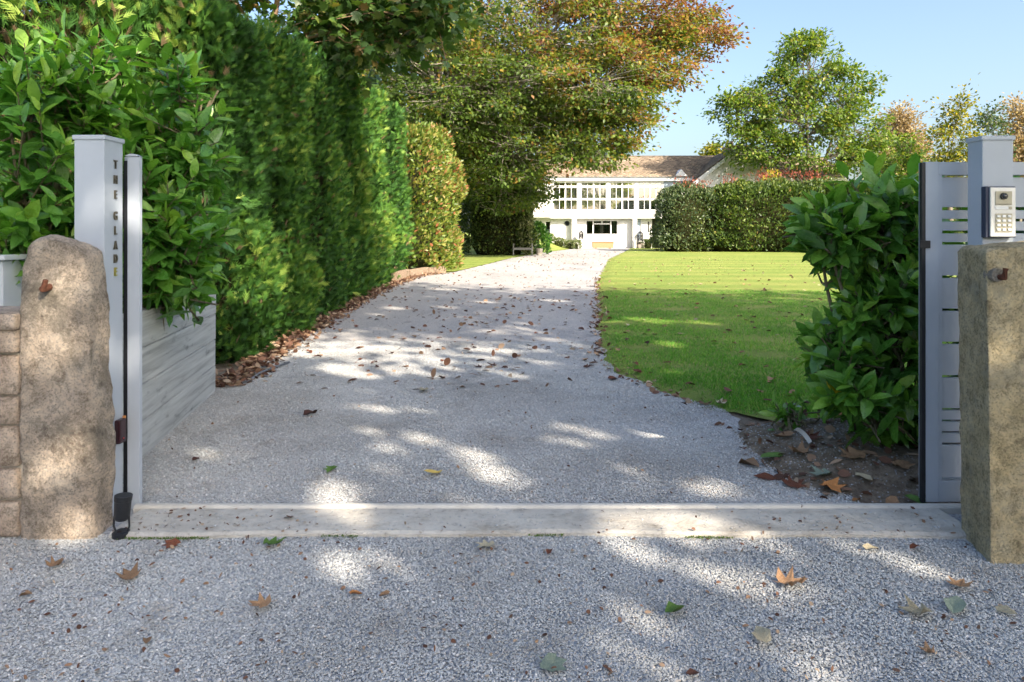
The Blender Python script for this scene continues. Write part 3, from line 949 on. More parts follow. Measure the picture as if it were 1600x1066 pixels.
gp = empty('stone_gatepost', (-2.085, 3.30, 0))
tag(gp, 'rough pinkish granite gatepost with rounded top on the left of the entrance', 'gatepost', 'old stone gateposts')
def shp(u):
    x, y = superq(u, 7)
    z = (u.z + 1) / 2
    w = 0.168 + 0.014 * (1 - z) - 0.014 * z ** 3
    top = 1.375 - 0.06 * abs(x) ** 3.5 - 0.02 * abs(y) ** 2 - 0.012 * x
    s = 1 - 0.10 * max(0, (z - 0.86) / 0.14) ** 2
    return (x * w * s, y * 0.10 * s, -0.1 + z * (top + 0.1))
mobj('shaft', rough_block('granite_shaft', None, None, None, 62, 0.020, shp, 3.0), M['granite'], gp)
hk = MB(); pb = P(76, 447, 3.19)
hk.tube([(pb.x, 3.24, pb.z), (pb.x - 0.005, 3.155, pb.z - 0.012)], [0.017, 0.016], 8)
hk.tube([(pb.x - 0.005, 3.158, pb.z - 0.02), (pb.x + 0.012, 3.152, pb.z + 0.03)], [0.013, 0.011], 8)
hk.build('iron_hinge_pin', M['rust'], gp)

gp2 = empty('stone_gatepost', (2.205, 3.12, 0))
tag(gp2, 'squared ochre stone gatepost standing in front of the sliding gate', 'gatepost', 'old stone gateposts')
def shp2(u):
    x, y = superq(u, 40)
    z = (u.z + 1) / 2
    bx = x * 0.195; by = y * 0.15
    # left edge leans outwards towards the top and the back-left corner is set back
    bx -= 0.02 * (z - 0.5) * (x < 0)
    if x < 0: bx += 0.06 * (y + 1) * 0.5 * (-x)
    top = 1.352 + 0.014 * x - 0.018 * abs(x) ** 8 - 0.014 * abs(y) ** 8
    return (bx, by, -0.1 + z * (top + 0.1))
mobj('shaft', rough_block('ochre_shaft', None, None, None, 62, 0.006, shp2, 11.0), M['sandstone'], gp2)
pb = P(1558, 430, 2.955)
hk = MB()
hk.tube([(pb.x, 3.0, pb.z), (pb.x, 2.948, pb.z)], [0.03, 0.028], 12)
hk.build('hinge_socket', M['step_stone'], gp2)
hk = MB()
hk.tube([(pb.x + 0.008, 2.97, pb.z - 0.008), (pb.x + 0.008, 2.925, pb.z - 0.008), (pb.x + 0.012, 2.92, pb.z + 0.03)], [0.014, 0.014, 0.011], 8)
hk.build('iron_hinge_pin', M['rust'], gp2)

# ------------------------------------------------------------------ rubble wall on the left
wl = empty('stone_wall', (-3.6, 3.36, 0))
tag(wl, 'low granite rubble wall with mortar joints beside the left gatepost', 'wall')
MB().box((-5.0, 3.24, -0.1), (-2.245, 3.5, 0.955)).build('mortar_core', M['mortar'], wl)
variants = []
for k in range(8):
    def shs(u):
        x, y = superq(u, 6)
        return (x, y, u.z)
    bm = bmesh.new(); bmesh.ops.create_cube(bm, size=1.0)
    bmesh.ops.bevel(bm, geom=list(bm.edges), offset=0.05, segments=2, profile=0.5, affect='EDGES')
    for v in bm.verts:
        v.co += Vector((noise.noise(v.co * 2 + Vector((k * 9, 0, 0))), noise.noise(v.co * 2 + Vector((0, k * 9, 0))), noise.noise(v.co * 2 + Vector((0, 0, k * 9))))) * 0.10
    for f in bm.faces: f.smooth = True
    me = bpy.data.meshes.new('stone'); bm.to_mesh(me); bm.free(); me.materials.append(M['wallstone'])
    variants.append(me)
z = 0.0
rowh = [0.17, 0.15, 0.19, 0.14, 0.19, 0.12]
for ri, rh in enumerate(rowh):
    x = -2.25
    while x > -4.9:
        w = random.uniform(0.14, 0.34)
        o = bpy.data.objects.new('stone', random.choice(variants)); link(o, wl)
        o.scale = (w - 0.012, 0.30 + random.uniform(-.01, .02), rh - 0.012)
        o.location = (x - w / 2 + 3.6, 0.0, z + rh / 2)
        x -= w
    z += rh
x = -2.24
while x > -4.9:
    w = random.uniform(0.35, 0.5)
    o = bpy.data.objects.new('cap_stone', random.choice(variants)); link(o, wl)
    o.scale = (w - 0.01, 0.36, 0.075); o.location = (x - w / 2 + 3.6, 0, z + 0.03)
    x -= w

# ------------------------------------------------------------------ metal posts
def metal_post(name, label, x0, x1, y0, y1, top, grp):
    root = empty(name, ((x0 + x1) / 2, (y0 + y1) / 2, 0))
    tag(root, label, 'gate post', grp)
    MB().box((x0, y0, -0.05), (x1, y1, top - 0.012)).build('shaft', M['metal_grey'], root, bevel=0.004)
    e = 0.007
    cap = MB()
    cap.prism([(x0 - e, y0 - e, top - 0.016), (x1 + e, y0 - e, top - 0.016), (x1 + e, y1 + e, top - 0.016), (x0 - e, y1 + e, top - 0.016)], (0, 0, 0.022))
    cap.build('cap', M['metal_grey'], root, bevel=0.004)
    return root
lp = metal_post('metal_gate_post', 'tall grey metal post lettered THE GLADE behind the granite gatepost', -2.102, -1.957, 3.38, 3.54, 1.858, 'grey metal gate posts')
for ch, py in zip("THEGLADE", (258, 281.5, 305, 338, 361, 384, 405, 425.5)):
    cu = bpy.data.curves.new('letter', 'FONT')
    cu.body = ch; cu.size = 0.058; cu.extrude = 0.004; cu.align_x = 'CENTER'; cu.align_y = 'CENTER'; cu.offset = 0.0012
    last = (py == 425.5)
    cu.materials.append(M['letter_yellow'] if last else M['letter'])
    o = bpy.data.objects.new('letter', cu)
    C.objects.link(o); o.parent = lp
    p = Vector((-1.9535, 1.957 * F / 620.5, EYE + (HOR - py) / F * 3.47))
    o.location = p - Vector(lp.location)
    o.rotation_euler = (radians(90), 0, radians(90))
    o.scale = (0.72, 1, 1)
    if last: tag(o, 'bright brass letter E at the foot of the name')

ph = empty('photocell_sensor', (-1.957, 3.495, 0.41))
tag(ph, 'small dark maroon photocell sensor low on the lettered grey post', 'sensor')
MB().box((-1.957, 3.462, 0.352), (-1.928, 3.522, 0.470)).build('housing', M['maroon'], ph, bevel=0.008, segs=3)
MB().box((-1.950, 3.523, 0.405), (-1.935, 3.531, 0.478)).build('amber_reflector', M['l_orange'], ph, bevel=0.002)
MB().box((-1.928, 3.490, 0.372), (-1.9265, 3.498, 0.378)).build('red_indicator', plain('red_led', (0.5, 0.03, 0.03), 0.3), ph)

cp = empty('gate_catch_post', (-1.92, 3.6, 0))
tag(cp, 'slim grey metal channel post that receives the gate beside lettered post', 'gate post')
tops = 1.779
prof = [(-1.948, 3.56), (-1.884, 3.56), (-1.884, 3.70), (-1.960, 3.70), (-1.960, 3.565)]
b = MB()
b.prism([(-1.944, 3.558, -0.02), (-1.883, 3.558, -0.02), (-1.883, 3.565, -0.02), (-1.944, 3.565, -0.02)], (0, 0, tops + 0.02))
b.prism([(-1.8895, 3.5652, -0.02), (-1.883, 3.5652, -0.02), (-1.883, 3.585, -0.02), (-1.8895, 3.585, -0.02)], (0, 0, tops + 0.02))
b.prism([(-1.97, 3.5785, -0.02), (-1.8897, 3.5785, -0.02), (-1.8897, 3.585, -0.02), (-1.97, 3.585, -0.02)], (0, 0, tops + 0.02))
b.build('channel', M['metal_grey'], cp, bevel=0.0015)
b = MB(); b.box((-1.968, 3.5655, 0.0), (-1.8898, 3.578, tops - 0.02)); b.build('rubber_buffer', M['black'], cp)
b = MB()
pts = [(-1.955 + 0.072 * (i / 10), tops + 0.002 + 0.012 * sin(pi * i / 10)) for i in range(11)]
b.prism([(x, 3.552, z) for x, z in pts] , (0, 0.036, 0)); b.build('end_cap', M['metal_grey'], cp)

rp = metal_post('metal_gate_post', 'tall grey metal post carrying the entry keypad behind ochre gatepost', 2.245, 2.393, 3.36, 3.47, 1.852, 'grey metal gate posts')

# intercom on the right-hand post
ic = empty('entry_intercom', (2.32, 3.36, 1.5))
tag(ic, 'silver entry intercom with camera lens and twelve white keys', 'intercom')
yf = 3.322
def ipx(px, py, y=3.322): return P(px, py, y)
a = ipx(1541, 370); c_ = ipx(1586, 293)
x0, x1, z0, z1 = a.x, c_.x, a.z, c_.z
MB().box((x0, 3.326, z0 - 0.004), (x1 + 0.006, 3.359, z1 + 0.005)).build('rain_hood', M['navy'], ic, bevel=0.003)
MB().box((x0 + 0.016, yf - 0.006, z0), (x1 - 0.001, 3.3258, z1)).build('faceplate', M['silver'], ic, bevel=0.003)
w = x1 - 0.001 - x0 - 0.016; h = z1 - z0
fx = lambda t: x0 + 0.016 + w * t
fz = lambda t: z0 + h * t
yp = yf - 0.006
pan = MB().box((fx(.18), yp - 0.003, fz(.64)), (fx(.84), yp - 0.0003, fz(.92))).build('camera_panel', M['champagne'], ic, bevel=0.001)
lens = MB().tube([(fx(.50), yp - 0.0031, fz(.82)), (fx(.50), yp - 0.012, fz(.82))], [0.0165, 0.0155], 20).build('lens_ring', M['black'], ic)
bm = bmesh.new(); bmesh.ops.create_uvsphere(bm, u_segments=16, v_segments=8, radius=0.0105)
for v in bm.verts: v.co.y *= 0.5
me = bpy.data.meshes.new('lens'); bm.to_mesh(me); bm.free()
for p_ in me.polygons: p_.use_smooth = True
ln = mobj('lens', me, plain('lens_glass', (0.02, 0.022, 0.03), 0.05, 0.8, 0.1), ic); ln.location = Vector((fx(.50), yp - 0.0125, fz(.82))) - Vector(ic.location)
MB().box((fx(.22), yp - 0.0045, fz(.655)), (fx(.80), yp - 0.0032, fz(.662))).build('speaker_slot', M['black'], ic)
MB().box((fx(.18), yp - 0.0025, fz(.555)), (fx(.70), yp - 0.0003, fz(.605))).build('name_plate', M['key'], ic)
MB().box((fx(.71), yp - 0.003, fz(.555)), (fx(.84), yp - 0.0003, fz(.61))).build('call_button', M['champagne'], ic)
MB().box((fx(.18), yp - 0.0025, fz(.09)), (fx(.85), yp - 0.0003, fz(.47))).build('keypad_panel', M['champagne'], ic, bevel=0.0008)
kme = None
for rr_ in range(4):
    for cc_ in range(3):
        kx, kz = fx(.30 + .215 * cc_), fz(.145 + .09 * rr_)
        if kme is None:
            k0 = MB().box((-0.0075, -0.002, -0.0055), (0.0075, 0.002, 0.0055)).build('key', M['key'], None, bevel=0.0012); kme = k0.data; ko = k0; ko.parent = ic
        else:
            ko = bpy.data.objects.new('key', kme); link(ko, ic)
        ko.location = Vector((kx, yp - 0.0047, kz)) - Vector(ic.location)

# ------------------------------------------------------------------ sliding gate leaf, open
gt = empty('sliding_gate', (2.083, 3.58, 0))
tag(gt, 'grey slatted sliding gate standing open on the right', 'gate')
GY = 3.58
def gz(py): return EYE - (py - HOR) / F * GY
def gx(px): return (px - 800) / F * GY
GX1 = 6.2
MB().box((gx(1439.5), GY - 0.004, 0.02), (gx(1446), GY + 0.02, gz(254))).build('rubber_edge', M['black'], gt, bevel=0.004)
MB().box((gx(1435.5), GY - 0.012, gz(388)), (gx(1452), GY - 0.0045, gz(376))).build('edge_clamp', M['black'], gt, bevel=0.002)
MB().box((gx(1446), GY, gz(785)), (gx(1467), GY + 0.06, gz(253))).build('stile', M['metal_grey'], gt, bevel=0.002)
MB().box((GX1 - 0.07, GY, gz(785)), (GX1, GY + 0.06, gz(253))).build('stile', M['metal_grey'], gt, bevel=0.002)
MB().box((gx(1467), GY + 0.004, gz(752)), (gx(1473), GY + 0.055, gz(273.5))).build('stile_bead', M['metal_grey'], gt, bevel=0.001)
MB().box((gx(1467) + 0.0002, GY + 0.0005, gz(273.4)), (GX1 - 0.0702, GY + 0.0595, gz(253.4))).build('top_rail', M['metal_grey'], gt, bevel=0.002)
MB().box((gx(1467) + 0.0002, GY + 0.0005, gz(784.6)), (GX1 - 0.0702, GY + 0.0595, gz(752.2))).build('bottom_rail', M['metal_grey'], gt, bevel=0.002)
slats = [(277, 323.5), (328.5, 342), (346.3, 360.5), (365, 378.5), (382.7, 431), (435.2, 483), (487.2, 535), (539.2, 587.6), (591.7, 639.5), (643.2, 657.5), (661, 675.6), (679, 693.5), (697.5, 748)]
for a, b in slats:
    MB().box((gx(1473.2), GY + 0.018, gz(b)), (GX1 - 0.0702, GY + 0.043, gz(a))).build('slat', M['metal_grey'], gt, bevel=0.0015)
for wx in (2.6, 5.7):
    MB().tube([(wx, GY + 0.02, 0.0375), (wx, GY + 0.05, 0.0375)], 0.035, 16).build('track_wheel', M['black'], gt)

# ------------------------------------------------------------------ ground spotlight at the left post
sl = empty('garden_spotlight', (-1.79, 3.235, 0))
tag(sl, 'small black cylindrical garden spotlight on a bracket beside the left gatepost', 'spotlight')
p0, p1 = P(190, 812, 3.235), P(193, 774, 3.235)
b = MB(); b.tube([p0, p0.lerp(p1, .1), p1.lerp(p0, .22), p1.lerp(p0, .2), p1], [0.026, 0.034, 0.0355, 0.0375, 0.038], 24); b.build('lamp_housing', M['black'], sl, smooth=False)
for s in (-1, 1):
    b = MB(); b.tube([(p0.x + s * 0.034, 3.235, p0.z + 0.015), (p0.x + s * 0.036, 3.235, p0.z - 0.03), (p0.x + s * 0.026, 3.235, 0.02)], 0.0045, 6); b.build('bracket_arm', M['black'], sl)
b = MB(); b.tube([(p0.x, 3.235, 0.0), (p0.x, 3.235, 0.02), (p0.x, 3.235, 0.026)], [0.04, 0.04, 0.03], 20); b.build('base_disc', M['black'], sl)

# grey cabinet behind the wall at the frame's edge
cb = empty('grey_cabinet', (-3.25, 4.1, 0))
tag(cb, 'pale grey metal cabinet behind the rubble wall, half hidden by laurel', 'cabinet')
MB().box((-3.75, 3.9, 0), (-2.82, 4.25, 1.24)).build('body', M['cabinet'], cb, bevel=0.01)
MB().box((-3.70, 3.892, 0.08), (-2.87, 3.8998, 1.2)).build('door', M['cabinet'], cb, bevel=0.002)
MB().box((-3.78, 3.87, 1.241), (-2.79, 4.28, 1.27)).build('lid', M['cabinet'], cb, bevel=0.006)

# ------------------------------------------------------------------ timber planter
plt = empty('timber_planter', (-2.18, 3.78, 0))
tag(plt, 'weathered grey timber sleeper planter holding the laurels inside the gate', 'planter')
A = Vector((-2.19, 3.80, 0)); B = Vector((-2.608, 6.21, 0))
dirv = (B - A); Ln = dirv.length; ang = math.atan2(dirv.y, dirv.x)
bh = 0.903 / 4
def board(x0, x1, y0, y1, z0, z1, seed):
    me = bpy.data.meshes.new('board')
    bm = bmesh.new()
    bmesh.ops.create_cube(bm, size=1.0)
    for v in bm.verts:
        v.co = Vector(((v.co.x + .5) * (x1 - x0) + x0, (v.co.y + .5) * (y1 - y0) + y0, (v.co.z + .5) * (z1 - z0) + z0))
    bmesh.ops.bevel(bm, geom=list(bm.edges), offset=0.006, segments=2, profile=0.5, affect='EDGES')
    bm.to_mesh(me); bm.free()
    o = mobj('board', me, M['timber']); o.parent = plt
    return o
for i in range(4):
    z0, z1 = i * bh + 0.002, (i + 1) * bh - 0.002
    if i == 0: z0 -= 0.08
    o = board(0, Ln + random.uniform(-.01, .01) - (3 - i) * 0.012, 0.0 + random.uniform(0, .004), 0.10, z0, z1, i)
    o.location = A - Vector(plt.location); o.rotation_euler = (0, 0, ang)
    o = board(0.0, 0.95, 0, 0.10, z0, z1, i + 10)      # far end
    o.location = (A + dirv.normalized() * (Ln - 0.13 - (3 - i) * 0.012)) - Vector(plt.location) + Vector((cos(ang + pi / 2), sin(ang + pi / 2), 0)) * 0.102; o.rotation_euler = (0, 0, ang + pi / 2)
    o = board(0.0, 0.95, 0, 0.10, z0, z1, i + 20)      # near end
    o.location = (A + dirv.normalized() * 0.13) - Vector(plt.location) + Vector((cos(ang + pi / 2), sin(ang + pi / 2), 0)) * 0.102; o.rotation_euler = (0, 0, ang + pi / 2)
    o = board(0, Ln, 0, 0.10, z0, z1, i + 30)          # back
    o.location = A + Vector((cos(ang + pi / 2), sin(ang + pi / 2), 0)) * 1.06 - Vector(plt.location); o.rotation_euler = (0, 0, ang)
s = MB()
px_ = Vector((cos(ang + pi / 2), sin(ang + pi / 2), 0)); dn = dirv.normalized()
q = [A + px_ * .1 + dn * .13, A + px_ * .1 + dn * (Ln - .13), A + px_ * 1.06 + dn * (Ln - .13), A + px_ * 1.06 + dn * .13]
s.poly([v + Vector((0, 0, 0.82)) for v in q]).build('planting_soil', M['soil'], plt)

# ------------------------------------------------------------------ laurels: individual leaves
LAUREL_VAR = []
for i in range(16):
    tv, tf = tmpl_laurel(random.uniform(0.02, 0.26), random.uniform(0.04, 0.22))
    v = min(1.0, max(0.0, random.gauss(0.45, 0.22)))
    if i == 15: v = 0.93
    me = fast_mesh('laurel_leaf', tv, tf, np.full(len(tv), v), smooth=True)
    me.materials.append(M['laurel'])
    LAUREL_VAR.append((v, me))
me = fast_mesh('yellow_laurel_leaf', *T_LAUREL, np.full(len(T_LAUREL[0]), 1.0), smooth=True); me.materials.append(M['laurel'])
YELLOW = me

def laurel(name, label, base, lobes, n_shoot, leafL, n_obj=300, group='cherry laurel bushes', up=0.7, stems=4, low_leaf=False, yellow=1, face=(0, -1, 0.15), per=(8, 13)):
    root = empty(name, base)
    tag(root, label, 'laurel', group)
    base = np.array(base, dtype=float)
    wood = MB()
    stem_pts = []
    wts = np.array([l[2] for l in lobes], float); wts /= wts.sum()
    for (c, R, w) in lobes:
        for s in range(max(1, int(stems * w))):
            a = base + np.array([random.uniform(-.1, .1), random.uniform(-.08, .08), -0.05])
            e = np.array(c) + rng.normal(size=3) * np.array(R) * 0.25
            pts = curve_pts(a, e, 7, 0, 0.12, 0.0)
            wood.tube(pts, [0.019 - 0.0018 * i for i in range(8)], 7)
            stem_pts += pts[2:]
    pos, ax, nr, tip = [], [], [], []
    for k in range(n_shoot):
        c, R, w = lobes[rng.choice(len(lobes), p=wts)]
        c, R = np.array(c), np.array(R)
        u = rdir(1)[0]
        e = c + u * R * random.uniform(0.55, 1.0) ** 0.5
        d = norm((u * np.array([1, 1, 0.7]) + np.array([0, 0, up]) + rng.normal(size=3) * 0.25)[None])[0]
        ln = random.uniform(0.22, 0.42)
        st = e - d * ln
        near = min(stem_pts, key=lambda q: (q - Vector(st)).length)
        if (near - Vector(st)).length < 0.9:
            wood.tube([near, near.lerp(Vector(st), .5) + Vector((0, 0, -.03)), Vector(st), Vector(e)], [0.008, 0.007, 0.006, 0.003], 5, False)
        else:
            wood.tube([Vector(st), Vector(e)], [0.006, 0.003], 5, False)
        m = random.randint(*per)
        a = np.cross(d, [0.3, 0.2, 1.0]); a /= max(1e-6, np.linalg.norm(a)); b = np.cross(d, a)
        ph0 = random.uniform(0, 6.28)
        fresh = random.random() < 0.35
        for i in range(m):
            t = i / (m - 1)
            ph = ph0 + i * 2.4
            rad = a * cos(ph) + b * sin(ph)
            opn = 1.25 - 0.85 * t
            pos.append(st + d * ln * (0.1 + 0.9 * t)); ax.append(d * (1 - 0.45 * opn) + rad * opn + rng.normal(size=3) * 0.24 + np.array([0, 0, -0.14 * opn]))
            nr.append(d * 0.8 - rad * 0.35 + np.array([0, 0, 0.5]) + rng.normal(size=3) * 0.12)
            tip.append((0.24 + 0.42 * t) + (0.16 if fresh and t > .6 else 0.0))
    wood.build('stems', M['stem'], root, smooth=True)
    pos, ax, nr, tip = map(np.array, (pos, ax, nr, tip))
    n = len(pos)
    Ls = rng.uniform(leafL[0] * 0.62, leafL[1] * 1.06, n) * (1.0 - 0.2 * (tip > 0.62))
    Ws = Ls * rng.uniform(0.33, 0.46, n)
    rv = np.clip(tip + rng.normal(size=n) * 0.12, 0.0, 0.93)
    score = ((pos - pos.mean(0)) / pos.std(0)) @ np.array(face) + rng.normal(size=n) * 0.25
    order = np.argsort(-score)
    sel, rest = order[:n_obj], order[n_obj:]
    if len(rest):
        me = leaf_cloud('inner_leaves', pos[rest] - base, ax[rest], nr[rest], Ls[rest], Ws[rest], T_LAUREL, rv[rest])
        me.polygons.foreach_set("use_smooth", np.ones(len(me.polygons), dtype=bool))
        o = mobj('inner_leaves', me, M['laurel'], root); tag(o, kind='stuff')
    x, y, z = frames(ax[sel], nr[sel])
    ys = set(random.sample(range(len(sel)), min(yellow, len(sel))))
    for i, k in enumerate(sel):
        cand = sorted(LAUREL_VAR, key=lambda q: abs(q[0] - rv[k]))[:4]
        me = YELLOW if i in ys else random.choice(cand)[1]
        o = bpy.data.objects.new('leaf', me)
        m4 = Matrix.Identity(4)
        for r_ in range(3):
            m4[r_][0] = x[i][r_] * Ws[k]; m4[r_][1] = y[i][r_] * Ls[k]; m4[r_][2] = z[i][r_] * Ls[k]; m4[r_][3] = pos[k][r_] - base[r_]
        C.objects.link(o); o.parent = root; o.matrix_basis = m4
    return root

laurel('laurel_bush', 'large laurel bush behind the lettered post, its leaves overhanging the timber planter', (-2.62, 4.75, 0.8),
       [(P(250, 330, 4.75), (0.50, 0.5, 0.75), 2.2), (P(300, 180, 4.8), (0.36, 0.4, 0.42), 1.0), (P(275, 385, 4.65), (0.28, 0.35, 0.34), 0.9)], 180, (0.15, 0.21), yellow=1)
laurel('laurel_bush', 'upright laurel bush with brown stem rising over the rounded granite gatepost', (-2.98, 4.35, 0.8),
       [(P(60, 240, 4.3), (0.42, 0.42, 0.75), 2.0), (P(150, 130, 4.5), (0.36, 0.4, 0.40), 1.0), (P(20, 400, 4.2), (0.3, 0.3, 0.36), 0.8)], 140, (0.14, 0.20), yellow=0)
laurel('laurel_bush', 'laurel bush at the back end of the planter against the conifers', (-3.0, 5.5, 0.8),
       [((-3.0, 5.5, 1.7), (0.5, 0.5, 0.8), 1.0), ((-2.75, 5.7, 1.3), (0.35, 0.4, 0.45), 0.6)], 70, (0.14, 0.19), yellow=0, n_obj=150)
laurel('laurel_bush', 'laurel bush at the left edge of the picture above the rubble wall', (-3.9, 4.6, 0.0),
       [((-3.9, 4.6, 1.7), (0.6, 0.5, 0.9), 1.0), ((-3.4, 4.35, 1.0), (0.35, 0.3, 0.4), .6)], 80, (0.14, 0.20), yellow=1, n_obj=150)
rl = laurel('laurel_bush', 'laurel bush beside the open sliding gate at the edge of the lawn', (2.45, 4.45, 0.08),
       [(P(1385, 340, 4.5), (0.36, 0.38, 0.36), 1.3), (P(1320, 360, 4.4), (0.22, 0.25, 0.24), 0.6), (P(1395, 470, 4.6), (0.34, 0.34, 0.34), 1.0), (P(1375, 585, 4.35), (0.30, 0.34, 0.28), 1.0), (P(1310, 545, 4.3), (0.2, 0.22, 0.17), 0.6), (P(1345, 480, 4.3), (0.16, 0.2, 0.16), 0.5), (P(1400, 660, 4.4), (0.22, 0.26, 0.16), 0.6), (P(1390, 455, 4.3), (0.17, 0.24, 0.2), 0.5), (P(1285, 350, 4.4), (0.17, 0.2, 0.13), 0.5), (P(1340, 610, 4.1), (0.2, 0.2, 0.14), 0.5)], 290, (0.15, 0.215), yellow=2, up=0.5)
laurel('laurel_bush', 'laurel bush hidden behind the grey slatted gate', (3.5, 4.5, 0.08),
       [((3.3, 4.5, 1.15), (0.55, 0.45, 0.75), 1.0), ((4.3, 4.6, 1.1), (0.55, 0.45, 0.72), 1.0), ((3.0, 4.3, 0.75), (0.45, 0.3, 0.6), 1.0)], 190, (0.15, 0.2), yellow=0, n_obj=80)
laurel('laurel_seedling', 'small laurel seedling in the soil bed at the lawn corner', tuple(G(1235, 678, 0.04)),
       [(tuple(P(1232, 640, 4.75)), (0.10, 0.09, 0.08), 1.0)], 9, (0.10, 0.15), yellow=0, n_obj=80, group='seedlings', per=(4, 6), stems=6)
t = G(1256, 692, 0.10)
b = MB()
tp = [Vector((t.x - 0.05 + 0.09 * s, t.y + 0.01 * sin(3 * s), t.z + 0.085 * (1 - s) ** 0.8 + 0.012 * sin(pi * s))) for s in np.linspace(0, 1, 9)]
for i in range(8):
    a, c_ = tp[i], tp[i + 1]
    o_ = Vector((0.007, -0.010, 0.010))
    b.prism([a - o_, a + o_, c_ + o_, c_ - o_], (0, 0.0012, 0.001))
tag(b.build('plant_tag', M['tagwhite']), 'white curved plastic plant tag stuck beside the laurel seedling', 'plant tag')

# ------------------------------------------------------------------ conifers along the drive
def conifer(label, cx, cy, hx, hy, h, rz, n, L, group, seed):
    root = empty('clipped_conifer', (cx, cy, 0), rz)
    tag(root, label, 'conifer', group)
    m = n
    ang = rng.uniform(0, 2 * pi, m)
    z = rng.uniform(0, 1, m)
    k = 3.2
    cs, sn = np.cos(ang), np.sin(ang)
    rr = (np.abs(cs) ** k + np.abs(sn) ** k) ** (-1 / k)
    taper = np.where(z > 0.9, np.sqrt(np.clip(1 - ((z - 0.9) / 0.1) ** 2 * 0.85, 0, 1)), 1.0) * (1.0 - 0.13 * z) * np.where(z < 0.08, 0.9 + z * 1.25, 1.0)
    x = cs * rr * hx * taper; y = sn * rr * hy * taper
    top = rng.uniform(0, 1, m) < 0.16
    sc = np.sqrt(rng.uniform(0, 1, m))
    x = np.where(top, x * sc, x); y = np.where(top, y * sc, y)
    zz = z * h
    zz = np.where(top, h * (0.97 + 0.03 * (1 - sc)) + rng.normal(size=m) * 0.05, zz)
    p = np.stack([x, y, zz], 1)
    nrm = norm(np.stack([cs / hx, sn / hy, np.where(top, 1.2, 0.08)], 1))
    # vertical plumes
    q_ = p * np.array([1, 1, 0.4])
    pl = 0.17 * vnoise(q_, 2.1, seed) + 0.13 * vnoise(q_, 5.0, seed + 3) + 0.06 * vnoise(p, 9.0, seed + 5)
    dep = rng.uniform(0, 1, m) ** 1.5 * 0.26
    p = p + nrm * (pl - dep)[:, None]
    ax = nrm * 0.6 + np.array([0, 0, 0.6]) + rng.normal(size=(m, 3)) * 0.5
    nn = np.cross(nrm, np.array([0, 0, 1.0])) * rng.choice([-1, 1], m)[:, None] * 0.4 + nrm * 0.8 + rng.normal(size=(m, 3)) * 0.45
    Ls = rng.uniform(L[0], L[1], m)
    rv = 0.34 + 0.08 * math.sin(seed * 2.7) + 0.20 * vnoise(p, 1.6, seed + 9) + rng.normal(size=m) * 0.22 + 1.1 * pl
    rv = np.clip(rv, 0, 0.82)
    seam = np.abs(sn) ** 6 * (0.5 + 0.5 * vnoise(p, 3.1, seed + 4)) * np.clip(1.15 - zz / h, 0.1, 1)
    rv = np.where(rng.uniform(0, 1, m) < seam * 0.55 + 0.012, rng.uniform(0.88, 1.0, m), rv)
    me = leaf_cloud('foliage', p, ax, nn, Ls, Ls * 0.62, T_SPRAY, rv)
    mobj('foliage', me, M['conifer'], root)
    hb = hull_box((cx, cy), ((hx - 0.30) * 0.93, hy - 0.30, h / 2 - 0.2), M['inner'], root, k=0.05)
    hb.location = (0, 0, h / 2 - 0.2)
    tk = MB(); tk.tube([(0, 0, -0.05), (0, 0, h * 0.5)], [0.13, 0.08], 8); tk.build('trunk', M['bark'], root, local=True)
    return root
grp = 'clipped conifers along the drive'
face = [(7.05, 8.75, -2.78, 3.75, 15000), (8.75, 10.7, -2.86, 4.0, 14500), (10.7, 13.1, -2.95, 4.3, 13000), (13.1, 15.8, -3.08, 4.6, 12000), (15.8, 18.9, -3.16, 4.85, 10500), (18.9, 22.6, -3.18, 5.1, 10000)]
labs = ['clipped dark green conifer directly behind the end of the timber planter', 'clipped conifer with brown bare seam, second from the planter along the drive',
        'clipped conifer, third from the planter along the drive', 'clipped conifer, fourth from the planter along the drive',
        'clipped conifer, fifth from the planter, half in sunlight', 'sunlit clipped conifer last in the row before the yellow-green hedge']
for i, (y0, y1, fx_, h, n) in enumerate(face):
    conifer(labs[i], fx_ - 0.95, (y0 + y1) / 2, 0.95, (y1 - y0) / 2 + 0.02, h, 0.0, int(n * (1.9 if i < 3 else 1.5)), (0.075, 0.15) if i < 3 else (0.12, 0.23), grp, 3.1 * i)
labs2 = ['tall conifer behind the laurels, filling the corner of the hedge', 'tall conifer behind the laurels above the lettered post', 'tall conifer behind the laurels at the left edge of the picture']
for i, (cx, cy, hx, hy, h, n) in enumerate([(-4.6, 7.7, 1.2, 1.0, 4.3, 14000), (-6.6, 7.5, 1.3, 1.0, 4.5, 12000), (-8.8, 7.4, 1.3, 1.0, 4.4, 7000)]):
    conifer(labs2[i], cx, cy, hx, hy, h, 0.0, n, (0.10, 0.2), 'conifers behind the laurels', 20 + i * 2.3)

# sunlit mixed hedge beyond the conifers
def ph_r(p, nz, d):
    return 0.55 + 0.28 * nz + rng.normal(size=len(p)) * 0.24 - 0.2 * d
hedge_block('mixed_hedge', 'sunlit yellow-green hedge with reddish leaves beyond the clipped conifers', (-3.75, 25.6), (1.5, 2.9, 2.62), radians(-10), M['photinia'], 19000, (0.12, 0.21), 0.5, rndf=ph_r, rough=0.42, round_=3.2)
